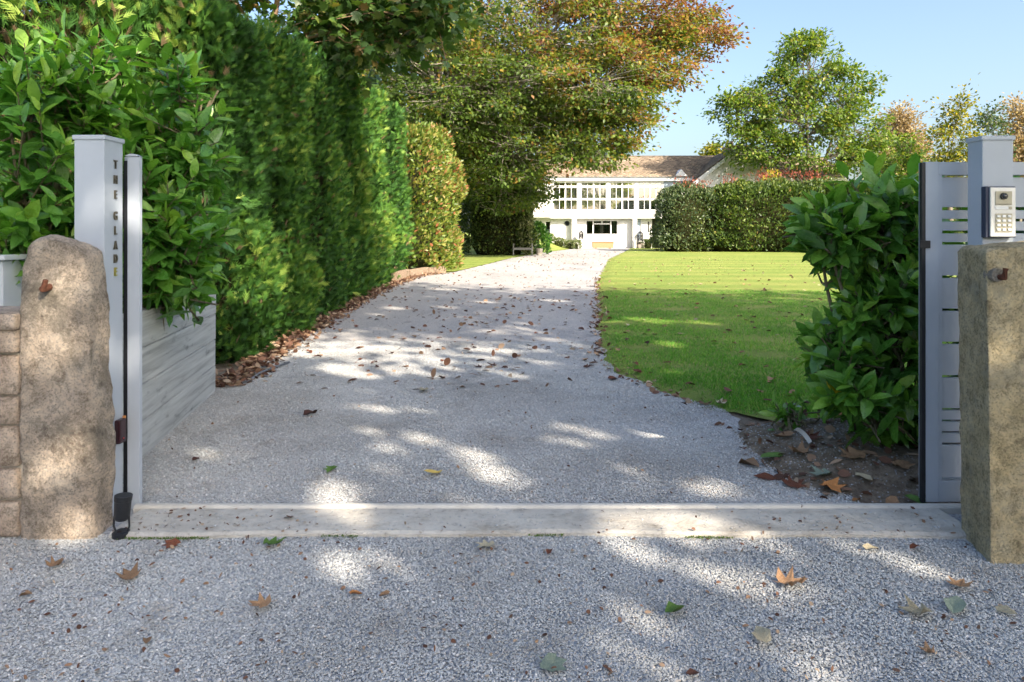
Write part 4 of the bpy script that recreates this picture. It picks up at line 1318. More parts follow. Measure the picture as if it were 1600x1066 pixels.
# timber edging below it
for i, (a, b_) in enumerate((((-3.22, 19.6), (-3.12, 21.4)), ((-3.10, 21.5), (-2.75, 23.2)), ((-2.73, 23.3), (-2.3, 24.6)))):
    a, b_ = Vector((*a, 0)), Vector((*b_, 0)); dv = b_ - a
    bb = MB().box((0, 0, -0.05), (dv.length, 0.14, 0.26 - 0.03 * i)).build('edging_sleeper', M['edging'], bevel=0.01)
    bb.location = a; bb.rotation_euler = (0, 0, math.atan2(dv.y, dv.x))
    tag(bb, ['timber edging sleeper at the foot of the last conifer', 'middle timber edging sleeper below the sunlit hedge', 'farthest timber edging sleeper below the sunlit hedge'][i], 'sleeper', 'edging sleepers')

# hose along the hedge foot
b = MB()
b.tube([G(338, 592, .012), G(365, 600, .012), G(388, 596, .014), G(405, 583, .03), G(425, 575, .03), G(452, 566, .02)], 0.011, 8)
tag(b.build('garden_hose', M['hose'], smooth=True), 'dark grey hose lying in the leaf litter at the hedge foot', 'hose')

# ------------------------------------------------------------------ big trees
def beech_r(p):
    px = 800 + p[:, 0] / p[:, 1] * F; py = p[:, 2]
    r = 0.33 + 0.24 * np.clip((p[:, 0] - 1.0) / 9.5, -0.5, 1) + 0.26 * np.clip((p[:, 2] - 9.0) / 6.0, -0.4, 1) + 0.22 * vnoise(p, 0.8, 3.0) + 0.22 * vnoise(p, 2.3, 1.0) + rng.normal(size=len(p)) * 0.16
    return r
def LB(px, py, d, rx, rz, ry, w=1.0):
    c = P(px, py, d)
    return (c, (rx * d / F, ry, rz * d / F), w)
def beech_keep(p):
    px = 800 + p[0] / p[1] * F; py = HOR - (p[2] - EYE) / p[1] * F
    return True
beech_lobes0 = [LB(760, -110, 33, 300, 120, 5, 5), LB(900, -40, 32, 190, 80, 4, 3), LB(1000, 10, 31, 105, 55, 2.5, 2.6), LB(1075, 55, 30.5, 58, 34, 1.6, 1.7),
               LB(1020, 100, 30, 60, 36, 1.6, 1.4), LB(935, 130, 29, 100, 62, 2.2, 3), LB(970, 195, 29, 50, 36, 1.5, 1.5), LB(905, 235, 29, 62, 34, 1.5, 1.6),
               LB(760, 130, 29, 150, 95, 3, 5), LB(800, 225, 30, 95, 62, 2.4, 3), LB(690, 130, 28, 105, 85, 2.5, 3), LB(785, 290, 33, 55, 42, 2, 1.6),
               LB(610, 70, 31, 110, 90, 3, 2.2), LB(840, 60, 30, 140, 75, 3, 4), LB(560, -60, 33, 150, 100, 4, 2), LB(700, 235, 31, 70, 45, 2, 1.6), LB(828, 300, 34, 26, 26, 1.2, .7), LB(800, 175, 35, 130, 60, 2.5, 3), LB(880, 180, 33, 70, 40, 2.0, 1.6)]
beech_lobes = []
for c, R, w in beech_lobes0:
    k = 1.2
    c = Vector((c.x * k, c.y * k, EYE + (c.z - EYE) * k))
    beech_lobes.append((c, tuple(r_ * k for r_ in R), w))
make_tree('copper_beech', 'huge copper beech with bronze and yellow-green leaves spreading over the drive', 'tree', (-1.2, 43.6, 0), 4.2, 0.5, beech_lobes, M['beech'], M['bark_pale'],
          n_cl=33, per=82, cr=0.82, flat=0.34, L=(0.13, 0.27), aspect=0.62, rndf=beech_r, rmax=1.16, thick=1.1)

syc_lobes = [LB(525, 20, 12.5, 90, 45, 1.0, 0.9), LB(590, 45, 12.0, 80, 38, 1.0, 0.8), LB(650, 20, 12.2, 55, 40, 0.9, 0.6), LB(560, 85, 13.5, 45, 18, 0.7, 0.35), LB(440, -150, 13, 230, 90, 2.0, 3), LB(250, -120, 12, 160, 70, 2, 1.6), LB(340, -20, 14.5, 60, 40, 1.2, 0.8)]
make_tree('sycamore_tree', 'sycamore with forked pale trunk and broad dark leaves above the conifers', 'tree', (-4.75, 13.2, 0), 4.6, 0.24, syc_lobes, M['sycamore'], M['bark_sunlit'],
          n_cl=15, per=60, cr=0.62, flat=0.55, L=(0.14, 0.23), aspect=0.95, tmpl=T_LOBED)

oak_lobes = [LB(1265, 110, 55.8, 55, 55, 2.5, 2), LB(1255, 75, 55.8, 22, 22, 1.2, .7), LB(1215, 150, 55.8, 55, 40, 2.2, 1.6), LB(1310, 150, 55.8, 55.2, 45, 2.2, 1.7), LB(1165, 180, 55.8, 45, 32, 2, 1.3),
             LB(1250, 190, 55.2, 75, 40, 2.6, 2.2), LB(1335, 205, 55.8, 48, 40, 2, 1.6), LB(1180, 230, 55.2, 50, 28, 2, 1.3), LB(1290, 245, 55.2, 70, 28, 2.2, 1.6), LB(1365, 245, 55.8, 30, 25, 1.5, .7), LB(1135, 165, 55.8, 18, 12, 1, .4)]
make_tree('oak_tree', 'airy green oak rising above the clipped hedge in front of the chimney', 'tree', (23.6, 55.6, 0), 4.2, 0.32, oak_lobes, M['oak'], M['bark'],
          n_cl=28, per=56, cr=0.72, flat=0.6, L=(0.2, 0.40), rmax=1.12, thick=1.3, aspect=0.6)

# distant trees on the right and behind the house
def far_tree(name, label, px, py_top, py_bot, d, wpx, mat, n_cl, per, L, cat='tree', group=None, cr=0.9):
    s = d / F
    cz = EYE + (HOR - (py_top + py_bot) / 2) * s; rz = (py_bot - py_top) / 2 * s; rx = wpx / 2 * s
    cx = (px - 800) * s
    lob = [((cx, d, cz), (rx * .7, rx * .7, rz * .75), 2), ((cx - rx * .5, d, cz - rz * .3), (rx * .45, rx * .5, rz * .5), 1), ((cx + rx * .5, d - .3, cz - rz * .25), (rx * .45, rx * .5, rz * .5), 1), ((cx + rx * .1, d, cz + rz * .55), (rx * .4, rx * .4, rz * .42), 1), ((cx, d - .3, cz - rz * .7), (rx * .7, rx * .5, rz * .35), 1)]
    make_tree(name, label, cat, (cx, d, 0), max(1.0, cz - rz), 0.02 * cz + 0.06, lob, mat, M['bark'], group, n_cl=n_cl, per=per, cr=cr, flat=0.8, L=L)
far_tree('autumn_tree', 'pale orange autumn tree right of the oak', 1402, 168, 300, 78, 92, M['orange_tree'], 22, 70, (0.28, 0.45), group='orange autumn trees', cr=1.1)
far_tree('autumn_tree', 'pale orange autumn tree at the right edge beyond the gate post', 1592, 156, 300, 76, 62, M['orange_tree'], 20, 60, (0.28, 0.45), group='orange autumn trees', cr=1.1)
far_tree('yellowing_tree', 'small yellow-green tree behind the top of the sliding gate', 1488, 138, 300, 40, 92, M['yellow_tree'], 12, 40, (0.16, 0.26), cr=0.55)
far_tree('blue_green_tree', 'thin blue-green tree left of the keypad post', 1540, 152, 300, 43, 80, M['blue_tree'], 9, 34, (0.16, 0.26), cr=0.55)
far_tree('young_oak', 'low green tree between the oak and the yellow-green tree', 1410, 212, 310, 44, 72, M['oak'], 10, 40, (0.18, 0.28), cr=0.6)
far_tree('distant_tree', 'round green treetop showing behind the roof ridge', 1108, 228, 300, 95, 62, M['yellow_tree'], 12, 60, (0.4, 0.6), cr=1.0)
far_tree('shade_tree', 'dark green tree behind the left end of the house', 700, 90, 400, 66, 260, M['dark_shrub'], 20, 90, (0.35, 0.55), group='dark trees behind', cr=1.6)
far_tree('shade_tree', 'dark green tree behind the clipped conifers', 500, -60, 400, 45, 330, M['dark_shrub'], 20, 90, (0.3, 0.5), group='dark trees behind', cr=1.3)
far_tree('shade_tree', 'dark green tree behind the conifers at the far left', 180, -160, 380, 26, 560, M['dark_shrub'], 20, 90, (0.25, 0.4), group='dark trees behind', cr=1.0)

# ------------------------------------------------------------------ shrubs around the drive's far end
hedge_block('evergreen_shrub', 'dense dark evergreen shrub under the copper beech behind the verge', (-0.85, 42.4), (2.15, 1.3, 2.75), 0, M['dark_shrub'], 10000, (0.14, 0.24), cat='shrub', round_=2.6, rough=0.5)
hedge_block('ivy_column', 'ivy column beside the garden bench, coloured pale for its sunlit edge', (0.85, 41.9), (0.42, 0.5, 2.2), 0, M['ivy'], 2600, (0.11, 0.18), cat='ivy', round_=2.4, rough=0.3, depth=0.25)
hedge_block('round_shrub', 'bright green rounded shrub behind the garden bench', (1.35, 43.6), (0.85, 0.8, 1.0), 0, M['bright_shrub'], 2400, (0.14, 0.24), cat='shrub', round_=2.2, rough=0.35)
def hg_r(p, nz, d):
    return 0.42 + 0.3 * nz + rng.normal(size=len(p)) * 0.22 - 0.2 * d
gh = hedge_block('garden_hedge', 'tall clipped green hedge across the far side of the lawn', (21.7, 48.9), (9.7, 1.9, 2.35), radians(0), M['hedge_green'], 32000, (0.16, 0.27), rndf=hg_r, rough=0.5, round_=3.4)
hedge_block('hedge_end', 'left end of the far hedge, its bluish shade put into the leaf colour', (12.15, 49.3), (2.05, 2.0, 2.25), radians(6), M['hedge_shade'], 10000, (0.13, 0.22), cat='shrub', round_=3.2, rough=0.5)  # shaded end face of the hedge, built as a separate block
for i, (px, py, w) in enumerate(((1070, 288, 16), (1098, 291, 14), (1192, 276, 20), (1238, 273, 30), (1268, 277, 18), (1140, 283, 12))):
    c = P(px, py, 48.4)
    n = 90 if w > 15 else 55
    s = w * 48 / F * 0.5
    pos = rng.normal(size=(n, 3)) * np.array([s, 0.5, 0.2])
    a = rng.normal(size=(n, 3)) * 0.4 + np.array([0, -0.2, 1.0])
    me = leaf_cloud('red_shoots', pos, a, rdir(n), rng.uniform(0.14, 0.24, n), rng.uniform(0.06, 0.1, n), T_SIMPLE, rng.uniform(0, 1, n))
    o = mobj('red_shoots', me, M['red_tip'], gh); o.location = c - Vector(gh.location)
hedge_block('golden_shrub', 'golden yellow shrub showing above the far hedge below the oak', (tuple(P(1212, 262, 52))[0], 52.6), (1.1, 0.8, 3.0), 0, M['yellow_shrub'], 1400, (0.15, 0.25), cat='shrub', round_=2.4)
for i, (px, d, w) in enumerate(((838, 57.5, 1.0), (856, 57.3, 1.0), (873, 57.0, 0.95), (889, 56.6, 0.8), (901, 56.2, 0.55))):
    x = (px - 800) / F * d
    r_ = hedge_block('border_plant', ['leftmost pale flowering border plant below the house window', 'pale flowering border plant, second from the left window', 'pale flowering border plant in the middle of the row', 'pale flowering border plant below the round-window door', 'smallest border plant at the drive end of the row'][i], (x, d), (w * 0.62, 0.45, 0.36), 0, M['border'], 700, (0.08, 0.14), cat='plant', group='border plants below the house', round_=2.2, rough=0.15, depth=0.2)
    r_.location.z = mound_z(x, d) - 0.05
hedge_block('small_bush', 'small dark bush beside the steps under the gable', (11.05, 57.2), (0.5, 0.4, 0.42), 0, M['dark_shrub'], 600, (0.09, 0.14), cat='shrub', round_=2.2, rough=0.15, depth=0.2)

# ------------------------------------------------------------------ garden bench
bn = empty('garden_bench', (0.62, 41.5, 0))
tag(bn, 'weathered grey timber garden bench beside the ivy at the drive bend', 'bench')
bx0, bx1, by = 0.05, 1.22, 41.3
for (lx, ly, hh) in ((bx0, by, 0.66), (bx1 - 0.07, by, 0.66), (bx0, by + 0.5, 1.0), (bx1 - 0.07, by + 0.5, 1.0)):
    MB().box((lx, ly, 0), (lx + 0.07, ly + 0.07, hh)).build('leg', M['wood_bench'], bn, bevel=0.005)
for k in range(4):
    MB().box((bx0 + 0.072, by + 0.02 + 0.125 * k, 0.42), (bx1 - 0.072, by + 0.12 + 0.125 * k, 0.45)).build('seat_slat', M['wood_bench'], bn)
MB().box((bx0 + 0.072, by + 0.005, 0.33), (bx1 - 0.072, by + 0.04, 0.418)).build('seat_rail', M['wood_bench'], bn)
for lx in (bx0 - 0.01, bx1 - 0.08):
    MB().box((lx, by - 0.03, 0.662), (lx + 0.09, by + 0.498, 0.70)).build('armrest', M['wood_bench'], bn, bevel=0.005)
MB().box((bx0 + 0.072, by + 0.51, 0.92), (bx1 - 0.072, by + 0.56, 1.0)).build('back_rail', M['wood_bench'], bn, bevel=0.005)
for k in range(7):
    lx = bx0 + 0.12 + k * 0.14
    MB().box((lx, by + 0.52, 0.46), (lx + 0.07, by + 0.545, 0.918)).build('back_slat', M['wood_bench'], bn)
tb = MB(); tb.tube([(1.62, 41.8, 0), (1.62, 41.8, 0.34), (1.62, 41.8, 0.4)], [0.16, 0.2, 0.21], 16)
tag(tb.build('stone_pot', M['step_stone']), 'small grey stone pot right of the garden bench', 'pot')

# ------------------------------------------------------------------ the house
HY = 59.0
def hx(zx): return ((zx / 6.663 + 820) - 800) / F * HY
def hz(zy): return EYE - ((zy / 6.663 + 240) - HOR) / F * HY
hs = empty('white_house', (8, 59, 0))
tag(hs, 'long white two-storey house with tiled roof, glazed upper floor and gabled wing', 'house')
XL, XR = -3.0, 28.0
WY = HY + 0.6                     # set-back ground floor wall
zb0, zb1 = hz(675), hz(600)       # white band above the ground floor
# ground-floor wall with window openings is built as panels round the openings
def wall_with_holes(name, x0, x1, z0, z1, y0, y1, holes, mat):
    xs = sorted({x0, x1, *[h[0] for h in holes], *[h[1] for h in holes]})
    zs = sorted({z0, z1, *[h[2] for h in holes], *[h[3] for h in holes]})
    b = MB()
    for i in range(len(xs) - 1):
        # merge vertically where free
        zstart = None
        for j in range(len(zs) - 1):
            cx, cz = (xs[i] + xs[i + 1]) / 2, (zs[j] + zs[j + 1]) / 2
            hole = any(h[0] < cx < h[1] and h[2] < cz < h[3] for h in holes)
            if not hole and zstart is None: zstart = zs[j]
            if (hole or j == len(zs) - 2) and zstart is not None:
                ze = zs[j] if hole else zs[j + 1]
                b.box((xs[i], y0, zstart), (xs[i + 1], y1, ze)); zstart = None
    return b.build(name, mat, hs)
g_holes = [(hx(95), hx(190), hz(840), hz(702)), (hx(216), hx(275), hz(840), hz(702)), (hx(640), hx(985), hz(850), hz(690)), (hx(1290), hx(1318), hz(832), hz(700)), (hx(1178), hx(1222), hz(905), hz(684))]
wall_with_holes('ground_floor_wall', XL, hx(1340), -0.1, zb0, WY, WY + 0.25, g_holes, M['white_wall'])
MB().box((XL, WY + 0.9, 0), (XR, WY + 1.0, 5.8)).build('interior', M['interior'], hs)
MB().box((XL, HY, zb0), (hx(1440), WY + 0.25, zb1)).build('balcony_band', M['white_wall'], hs)
MB().box((XL, HY + 0.24, zb1 + 0.002), (XR, HY + 0.5, zb1 + 0.06)).build('floor_edge', M['white_paint'], hs)
MB().box((hx(1445), HY + 0.02, zb1), (XR, HY + 0.25, hz(286))).build('blue_wall', M['blue_board'], hs)
for k in range(9):
    z0 = zb1 + 0.3 * k
    if z0 + 0.29 > hz(286): break
    b = MB(); b.prism([(hx(1446), HY + 0.019, z0), (hx(1446), HY - 0.012, z0), (hx(1446), HY + 0.010, z0 + 0.285), (hx(1446), HY + 0.019, z0 + 0.285)], (hx(1640) - hx(1446), 0, 0)); b.build('weatherboard', M['blue_board'], hs)
MB().box((XL, HY - 0.28, hz(288)), (XR, HY + 0.3, hz(254))).build('fascia', M['white_paint'], hs)
MB().box((XL, HY - 0.36, hz(253)), (XR, HY - 0.282, hz(243))).build('gutter', M['gutter'], hs, bevel=0.01)
# upper floor: wall to the left of the glazing, pillars, windows
MB().box((XL, HY, zb1 + 0.001), (hx(290), HY + 0.25, hz(289))).build('upper_wall', M['white_wall'], hs)
for a, b_ in ((290, 299), (546, 587), (848, 888), (1142, 1182), (1428, 1444)):
    MB().box((hx(a), HY - 0.03, zb1 + 0.001), (hx(b_), HY + 0.2, hz(289))).build('pillar', M['white_paint'], hs)
dark = {0: [(0, 1), (1, 1), (2, 1)], 1: [], 2: [], 3: [(0, 2), (1, 2), (2, 2)]}
bays = [(299, 546), (587, 848), (888, 1142), (1182, 1428)]
for bi, (a, b_) in enumerate(bays):
    x0, x1 = hx(a) + 0.002, hx(b_) - 0.002
    wroot = empty('window', (0, 0, 0)); wroot.parent = hs; wroot.location = Vector((x0, HY, zb1)) - Vector(hs.location)
    rowsz = [(hz(335), hz(306)), (hz(465), hz(357)), (hz(584), hz(486))]
    mid = (x0 + x1) / 2
    cols = [x0 + 0.04, x0 + (x1 - x0) * .25 - 0.02, x0 + (x1 - x0) * .25 + 0.025, mid - 0.06, mid + 0.06, x0 + (x1 - x0) * .75 - 0.025, x0 + (x1 - x0) * .75 + 0.02, x1 - 0.04]
    colr = [(cols[0], cols[1]), (cols[2], cols[3]), (cols[4], cols[5]), (cols[6], cols[7])]
    wb = Vector((x0, HY, zb1))
    # frame: built from strips round the panes
    fr = MB()
    zs = [zb1 + 0.002] + [v for r_ in reversed(rowsz) for v in r_] + [hz(289)]
    for i in range(0, len(zs), 2):
        fr.box((x0 - wb.x, 0, zs[i] - wb.z), (x1 - wb.x, 0.09, zs[i + 1] - wb.z))
    vb = [(x0, cols[0]), (cols[1], cols[2]), (cols[3], cols[4]), (cols[5], cols[6]), (cols[7], x1)]
    for (zl, zh) in rowsz:
        for (u0, u1) in vb:
            fr.box((u0 - wb.x, 0.004, zl + 0.0005 - wb.z), (u1 - wb.x, 0.086, zh - 0.0005 - wb.z))
    fr.build('frame', M['white_paint'], wroot, local=True)
    for ri, (zl, zh) in enumerate(rowsz):
        for ci, (u0, u1) in enumerate(colr):
            pn = MB().box((u0 + 0.0005 - wb.x, 0.045, zl + 0.0005 - wb.z), (u1 - 0.0005 - wb.x, 0.05, zh - 0.0005 - wb.z)).build('pane', M['glass'], wroot, local=True)
            if (ri, ci) not in dark[bi]:
                bl = MB()
                nsl = max(2, int((zh - zl) / 0.14))
                for q in range(nsl):
                    zz0 = zl + (zh - zl) * q / nsl; zz1 = zl + (zh - zl) * (q + 1) / nsl - 0.012
                    bl.prism([(u0 - 0.03 - wb.x, 0.12, zz0 - wb.z), (u0 - 0.03 - wb.x, 0.132, zz0 - wb.z), (u0 - 0.03 - wb.x, 0.15, zz1 - wb.z), (u0 - 0.03 - wb.x, 0.138, zz1 - wb.z)], (u1 - u0 + 0.06, 0, 0))
                bl.build('blind', M['blind'], wroot, local=True)
# ground-floor windows
def win(x0, x1, z0, z1, splits, transom=None, name='window'):
    wroot = empty(name, (0, 0, 0)); wroot.parent = hs; wroot.location = Vector((x0, WY, z0)) - Vector(hs.location)
    f = 0.10 if len(splits) > 1 else 0.06; W, H = x1 - x0, z1 - z0
    fr = MB()
    fr.box((0.001, 0.03, 0.001), (W - 0.001, 0.1, f)); fr.box((0.001, 0.03, H - f), (W - 0.001, 0.1, H - 0.001))
    xs = [0.001 + f / 2] + [s * W for s in splits] + [W - 0.001 - f / 2]
    for s in xs: fr.box((s - f / 2, 0.032, f + 0.0005), (s + f / 2, 0.098, H - f - 0.0005))
    panes = []
    for i in range(len(xs) - 1):
        u0, u1 = xs[i] + f / 2 + 0.0005, xs[i + 1] - f / 2 - 0.0005
        if transom and i in transom:
            t = transom[i] * H
            fr.box((u0, 0.034, t - f / 2), (u1, 0.096, t + f / 2))
            if len(transom) == 1 and i == 1:
                m_ = (u0 + u1) / 2
                fr.box((m_ - f / 2, 0.036, t + f / 2 + 0.0005), (m_ + f / 2, 0.094, H - f - 0.0005))
                panes += [(u0, m_ - f / 2, t + f / 2, H - f), (m_ + f / 2, u1, t + f / 2, H - f), (u0, u1, f, t - f / 2)]
            else:
                panes += [(u0, u1, t + f / 2, H - f), (u0, u1, f, t - f / 2)]
        else: panes.append((u0, u1, f, H - f))
    fr.build('frame', M['white_paint'], wroot, local=True)
    for (u0, u1, w0, w1) in panes:
        MB().box((u0, 0.06, w0 + 0.0005), (u1, 0.066, w1 - 0.0005)).build('pane', M['glass'], wroot, local=True)
    MB().box((-0.06, -0.06, -0.05), (W + 0.06, -0.001, -0.002)).build('sill', M['white_paint'], wroot, local=True)
win(*g_holes[2][:2], *g_holes[2][2:], (0.235, 0.775), {1: 0.74})
win(*g_holes[0], (), {0: 0.72}); win(*g_holes[1], ())
win(*g_holes[3], ())
dr_ = empty('door', (0, 0, 0)); dr_.parent = hs; dr_.location = Vector((hx(1178), WY, 0.3)) - Vector(hs.location)
w_, h_ = hx(1222) - hx(1178), hz(684) - hz(905)
MB().box((0.002, 0.08, hz(905) - 0.3), (w_ - 0.002, 0.12, hz(684) - 0.302)).build('panel', M['blue_board'], dr_, local=True)
# door with round window
dr_ = empty('door', (0, 0, 0)); dr_.parent = hs; dr_.location = Vector((hx(425), WY, 0.5)) - Vector(hs.location)
MB().box((0, -0.04, 0.3), (hx(486) - hx(425), -0.001, hz(690) - 0.5)).build('panel', M['white_paint'], dr_, local=True, bevel=0.005)
cxr, czr = hx(445) - hx(425), hz(727) - 0.5
MB().tube([(cxr, -0.055, czr), (cxr, -0.041, czr)], 0.235, 24).build('porthole_frame', M['gutter'], dr_, local=True)
MB().tube([(cxr, -0.060, czr), (cxr, -0.056, czr)], 0.19, 24).build('porthole_pane', plain('dark_pane', (0.02, 0.025, 0.03), 0.05, 0.6, 0.1), dr_, local=True)
MB().box((hx(1000), WY - 0.05, 0.0), (hx(1118), WY - 0.001, hz(690))).build('lit_wall_panel', M['white_paint'], hs, bevel=0.008)  # white panel stands in for the sunlit part of the wall
for a, b_ in ((490, 540), (1125, 1170)):
    MB().box((hx(a), HY + 0.02, -0.05), (hx(b_), HY + 0.34, zb0 - 0.001)).build('column', M['white_wall'], hs, bevel=0.01)
MB().box((hx(1130), HY - 0.3, 0), (hx(1152), HY + 0.018, hz(905))).build('low_wall', M['white_wall'], hs, bevel=0.01)
for i in range(3):
    MB().box((hx(1172), HY - 0.55 + 0.3 * i, 0.0), (hx(1240), HY - 0.251 + 0.3 * i, 0.17 + 0.16 * i)).build('step', M['step_stone'], hs, bevel=0.01)
rl_ = MB(); rl_.tube([(hx(1118), HY - 0.2, 0), (hx(1118), HY - 0.2, hz(875)), (hx(1105), HY - 0.2, hz(868))], 0.02, 6); rl_.build('handrail', M['gutter'], hs)
# left lower roof canopy over the left window
b = MB(); b.prism([(XL, HY - 0.5, hz(655)), (XL, HY - 0.02, hz(650)), (XL, HY - 0.02, hz(668)), (XL, HY - 0.5, hz(664))], (hx(270) - XL, 0, 0)); b.build('canopy', M['white_paint'], hs)

def tile_roof(name, o, ux, uv, W, Lr, tw, tl, parent, mat):
    """courses of lapped tiles on a plane: origin o, unit across ux, unit up-slope uv"""
    o, ux, uv = np.array(o), np.array(ux), np.array(uv)
    nv = np.cross(ux, uv); nv = nv / np.linalg.norm(nv)
    if nv[2] < 0: nv = -nv
    V, T, R = [], [], []
    nr, nc = int(Lr / tl), int(W / tw)
    for r_ in range(nr):
        for c in range(nc):
            off = (0.5 if r_ % 2 else 0.0)
            x0 = (c + off) * tw + random.uniform(-.01, .01); x1 = x0 + tw - 0.02
            y0 = r_ * tl + random.uniform(-.012, .012); y1 = y0 + tl * 1.25
            h0, h1 = 0.055 + random.uniform(0, .02), 0.012
            n = len(V)
            xm = (x0 + x1) / 2
            for (x, y, h) in ((x0, y0 + .05, h0), (xm, y0 - 0.02, h0 + .012), (x1, y0 + .05, h0), (x1, y1, h1), (x0, y1, h1), (x0, y0 + .05, 0), (xm, y0 - 0.02, 0), (x1, y0 + .05, 0)):
                V.append(o + ux * x + uv * y + nv * h)
            rv = random.random(); R += [rv] * 8
            T += [(n, n + 1, n + 4), (n + 1, n + 3, n + 4), (n + 1, n + 2, n + 3), (n + 5, n + 6, n + 1), (n + 5, n + 1, n), (n + 6, n + 7, n + 2), (n + 6, n + 2, n + 1)]
    me = fast_mesh(name, np.array(V) - np.array(hs.location), np.array(T), np.array(R))
    ob = mobj(name, me, mat, parent)
    return ob
# main roof
ey, ez = HY - 0.34, hz(246)
ry, rz_ = 63.4, EYE + (HOR - 245.0) / F * 63.4
roof = MB(); roof.prism([(XL, ey, ez), (XL, ry, rz_), (XL, ry + (ry - ey), ez), (XL, ry, ez - 0.01)], (XR - XL, 0, 0))
ro = roof.build('roof', M['tile_dark'], hs)
uv = np.array([0, ry - ey, rz_ - ez]); Lr = np.linalg.norm(uv); uv = uv / Lr
t_ = tile_roof('roof_tiles', (XL, ey - 0.03, ez), (1, 0, 0), uv, XR - XL - 0.3, Lr, 0.34, 0.30, hs, M['tile']); t_.parent = ro; t_.location = Vector(hs.location); tag(t_, kind='stuff')
for k in range(64):
    x = XL + 0.48 * k
    if x + 0.46 > XR: break
    b = MB(); b.tube([(x, ry, rz_ - 0.02), (x + 0.45, ry, rz_ - 0.02)], [0.12, 0.13], 8); o = b.build('ridge_tile', M['tile'], hs); 
    off = o.location.copy(); o.parent = ro; o.location = Vector((0, 0, 0)) ; o.location = (0, 0, 0)
# triangular vent gablet above the eave
va, vb_, vc = hx(1100 + 340), 0, 0
c0, c1 = P(1055.5, 275, HY - 0.4), P(1074.5, 275, HY - 0.4); cm = P(1064.5, 264.5, HY - 0.4)
b = MB(); b.prism([c0, c1, cm], (0, 2.2, 0)); b.build('gablet', M['white_paint'], hs)
# gabled wing
GYW = 57.4
def gw(px, py): return P(px, py, GYW)
e0, e1 = gw(1058, 303), gw(1152, 230)
ax_ = e1.x; half_w = ax_ - e0.x
apex = (ax_, GYW, e1.z); ze = e0.z
b = MB(); b.prism([(e0.x + 0.45, GYW + 0.3, -0.1), (ax_ + half_w - 0.45, GYW + 0.3, -0.1), (ax_ + half_w - 0.45, GYW + 0.3, ze + 0.2), (ax_, GYW + 0.3, e1.z - 0.22), (e0.x + 0.45, GYW + 0.3, ze + 0.2)], (0, 5.0, 0))
b.build('wing_wall', M['white_wall'], hs)
for sgn in (-1, 1):
    xe = ax_ + sgn * half_w
    b = MB(); b.prism([(xe, GYW, ze), (ax_, GYW, e1.z), (ax_, GYW, e1.z - 0.22), (xe, GYW, ze - 0.22)], (0, 8.5, 0)); wr = b.build('wing_roof', M['tile_dark'], hs)
    b = MB(); b.prism([(xe, GYW - 0.05, ze - 0.06), (ax_, GYW - 0.05, e1.z - 0.06), (ax_, GYW - 0.05, e1.z - 0.42), (xe, GYW - 0.05, ze - 0.42)], (0, 0.048, 0)); b.build('bargeboard', M['white_paint'], hs)
    uv = np.array([ax_ - xe, 0, e1.z - ze]); Lr = np.linalg.norm(uv); uv /= Lr
    t_ = tile_roof('roof_tiles', (xe, GYW - 0.05, ze), (0, 1, 0), uv, 8.4, Lr, 0.34, 0.30, hs, M['tile']); t_.parent = wr; t_.location = Vector(hs.location); tag(t_, kind='stuff')
# fix: sub-parts above were written relative to the house origin, their parents sit at minus that origin
for o in list(bpy.data.objects):
    if o.name.startswith('roof_tiles'): o.location = Vector(hs.location)
# chimney
c0, c1 = P(1138, 262, 60.5), P(1172, 230, 60.5)
ch = MB().box((c0.x, 60.5, c0.z - 1), (c1.x, 62.0, c1.z)).build('chimney', M['pink_chimney'], hs, bevel=0.02)
MB().box((c0.x - 0.1, 60.4, c1.z + 0.001), (c1.x + 0.1, 62.1, c1.z + 0.14)).build('chimney_cap', M['pink_chimney'], hs)
for k in range(3):
    x = c0.x + 0.5 + k * 0.9
    MB().tube([(x, 61.2, c1.z + 0.14), (x, 61.2, c1.z + 0.6)], [0.14, 0.11], 10).build('chimney_pot', M['terracotta'], hs)

# trough and lattice lanterns by the house
tr = empty('terracotta_trough', (hx(800), HY - 0.8, 0))
tag(tr, 'long orange terracotta trough in front of the house window', 'trough')
b = MB(); x0, x1, zt = hx(692), hx(906), hz(915)
b.prism([(x0, HY - 1.0, 0.05), (x1, HY - 1.0, 0.05), (x1 + 0.03, HY - 1.0, zt - 0.06), (x0 - 0.03, HY - 1.0, zt - 0.06)], (0, 0.4, 0)); b.build('body', M['terracotta'], tr, bevel=0.02)
MB().box((x0 - 0.06, HY - 1.04, zt - 0.059), (x1 + 0.06, HY - 0.56, zt)).build('rim', M['terracotta'], tr, bevel=0.015)
for x in (x0 + 0.2, x1 - 0.35):
    MB().box((x, HY - 0.95, 0.0), (x + 0.15, HY - 0.65, 0.049)).build('foot', M['terracotta'], tr)
MB().box((x0 + 0.02, HY - 0.99, zt + 0.001), (x1 - 0.02, HY - 0.61, zt + 0.01)).build('compost', M['soil'], tr)
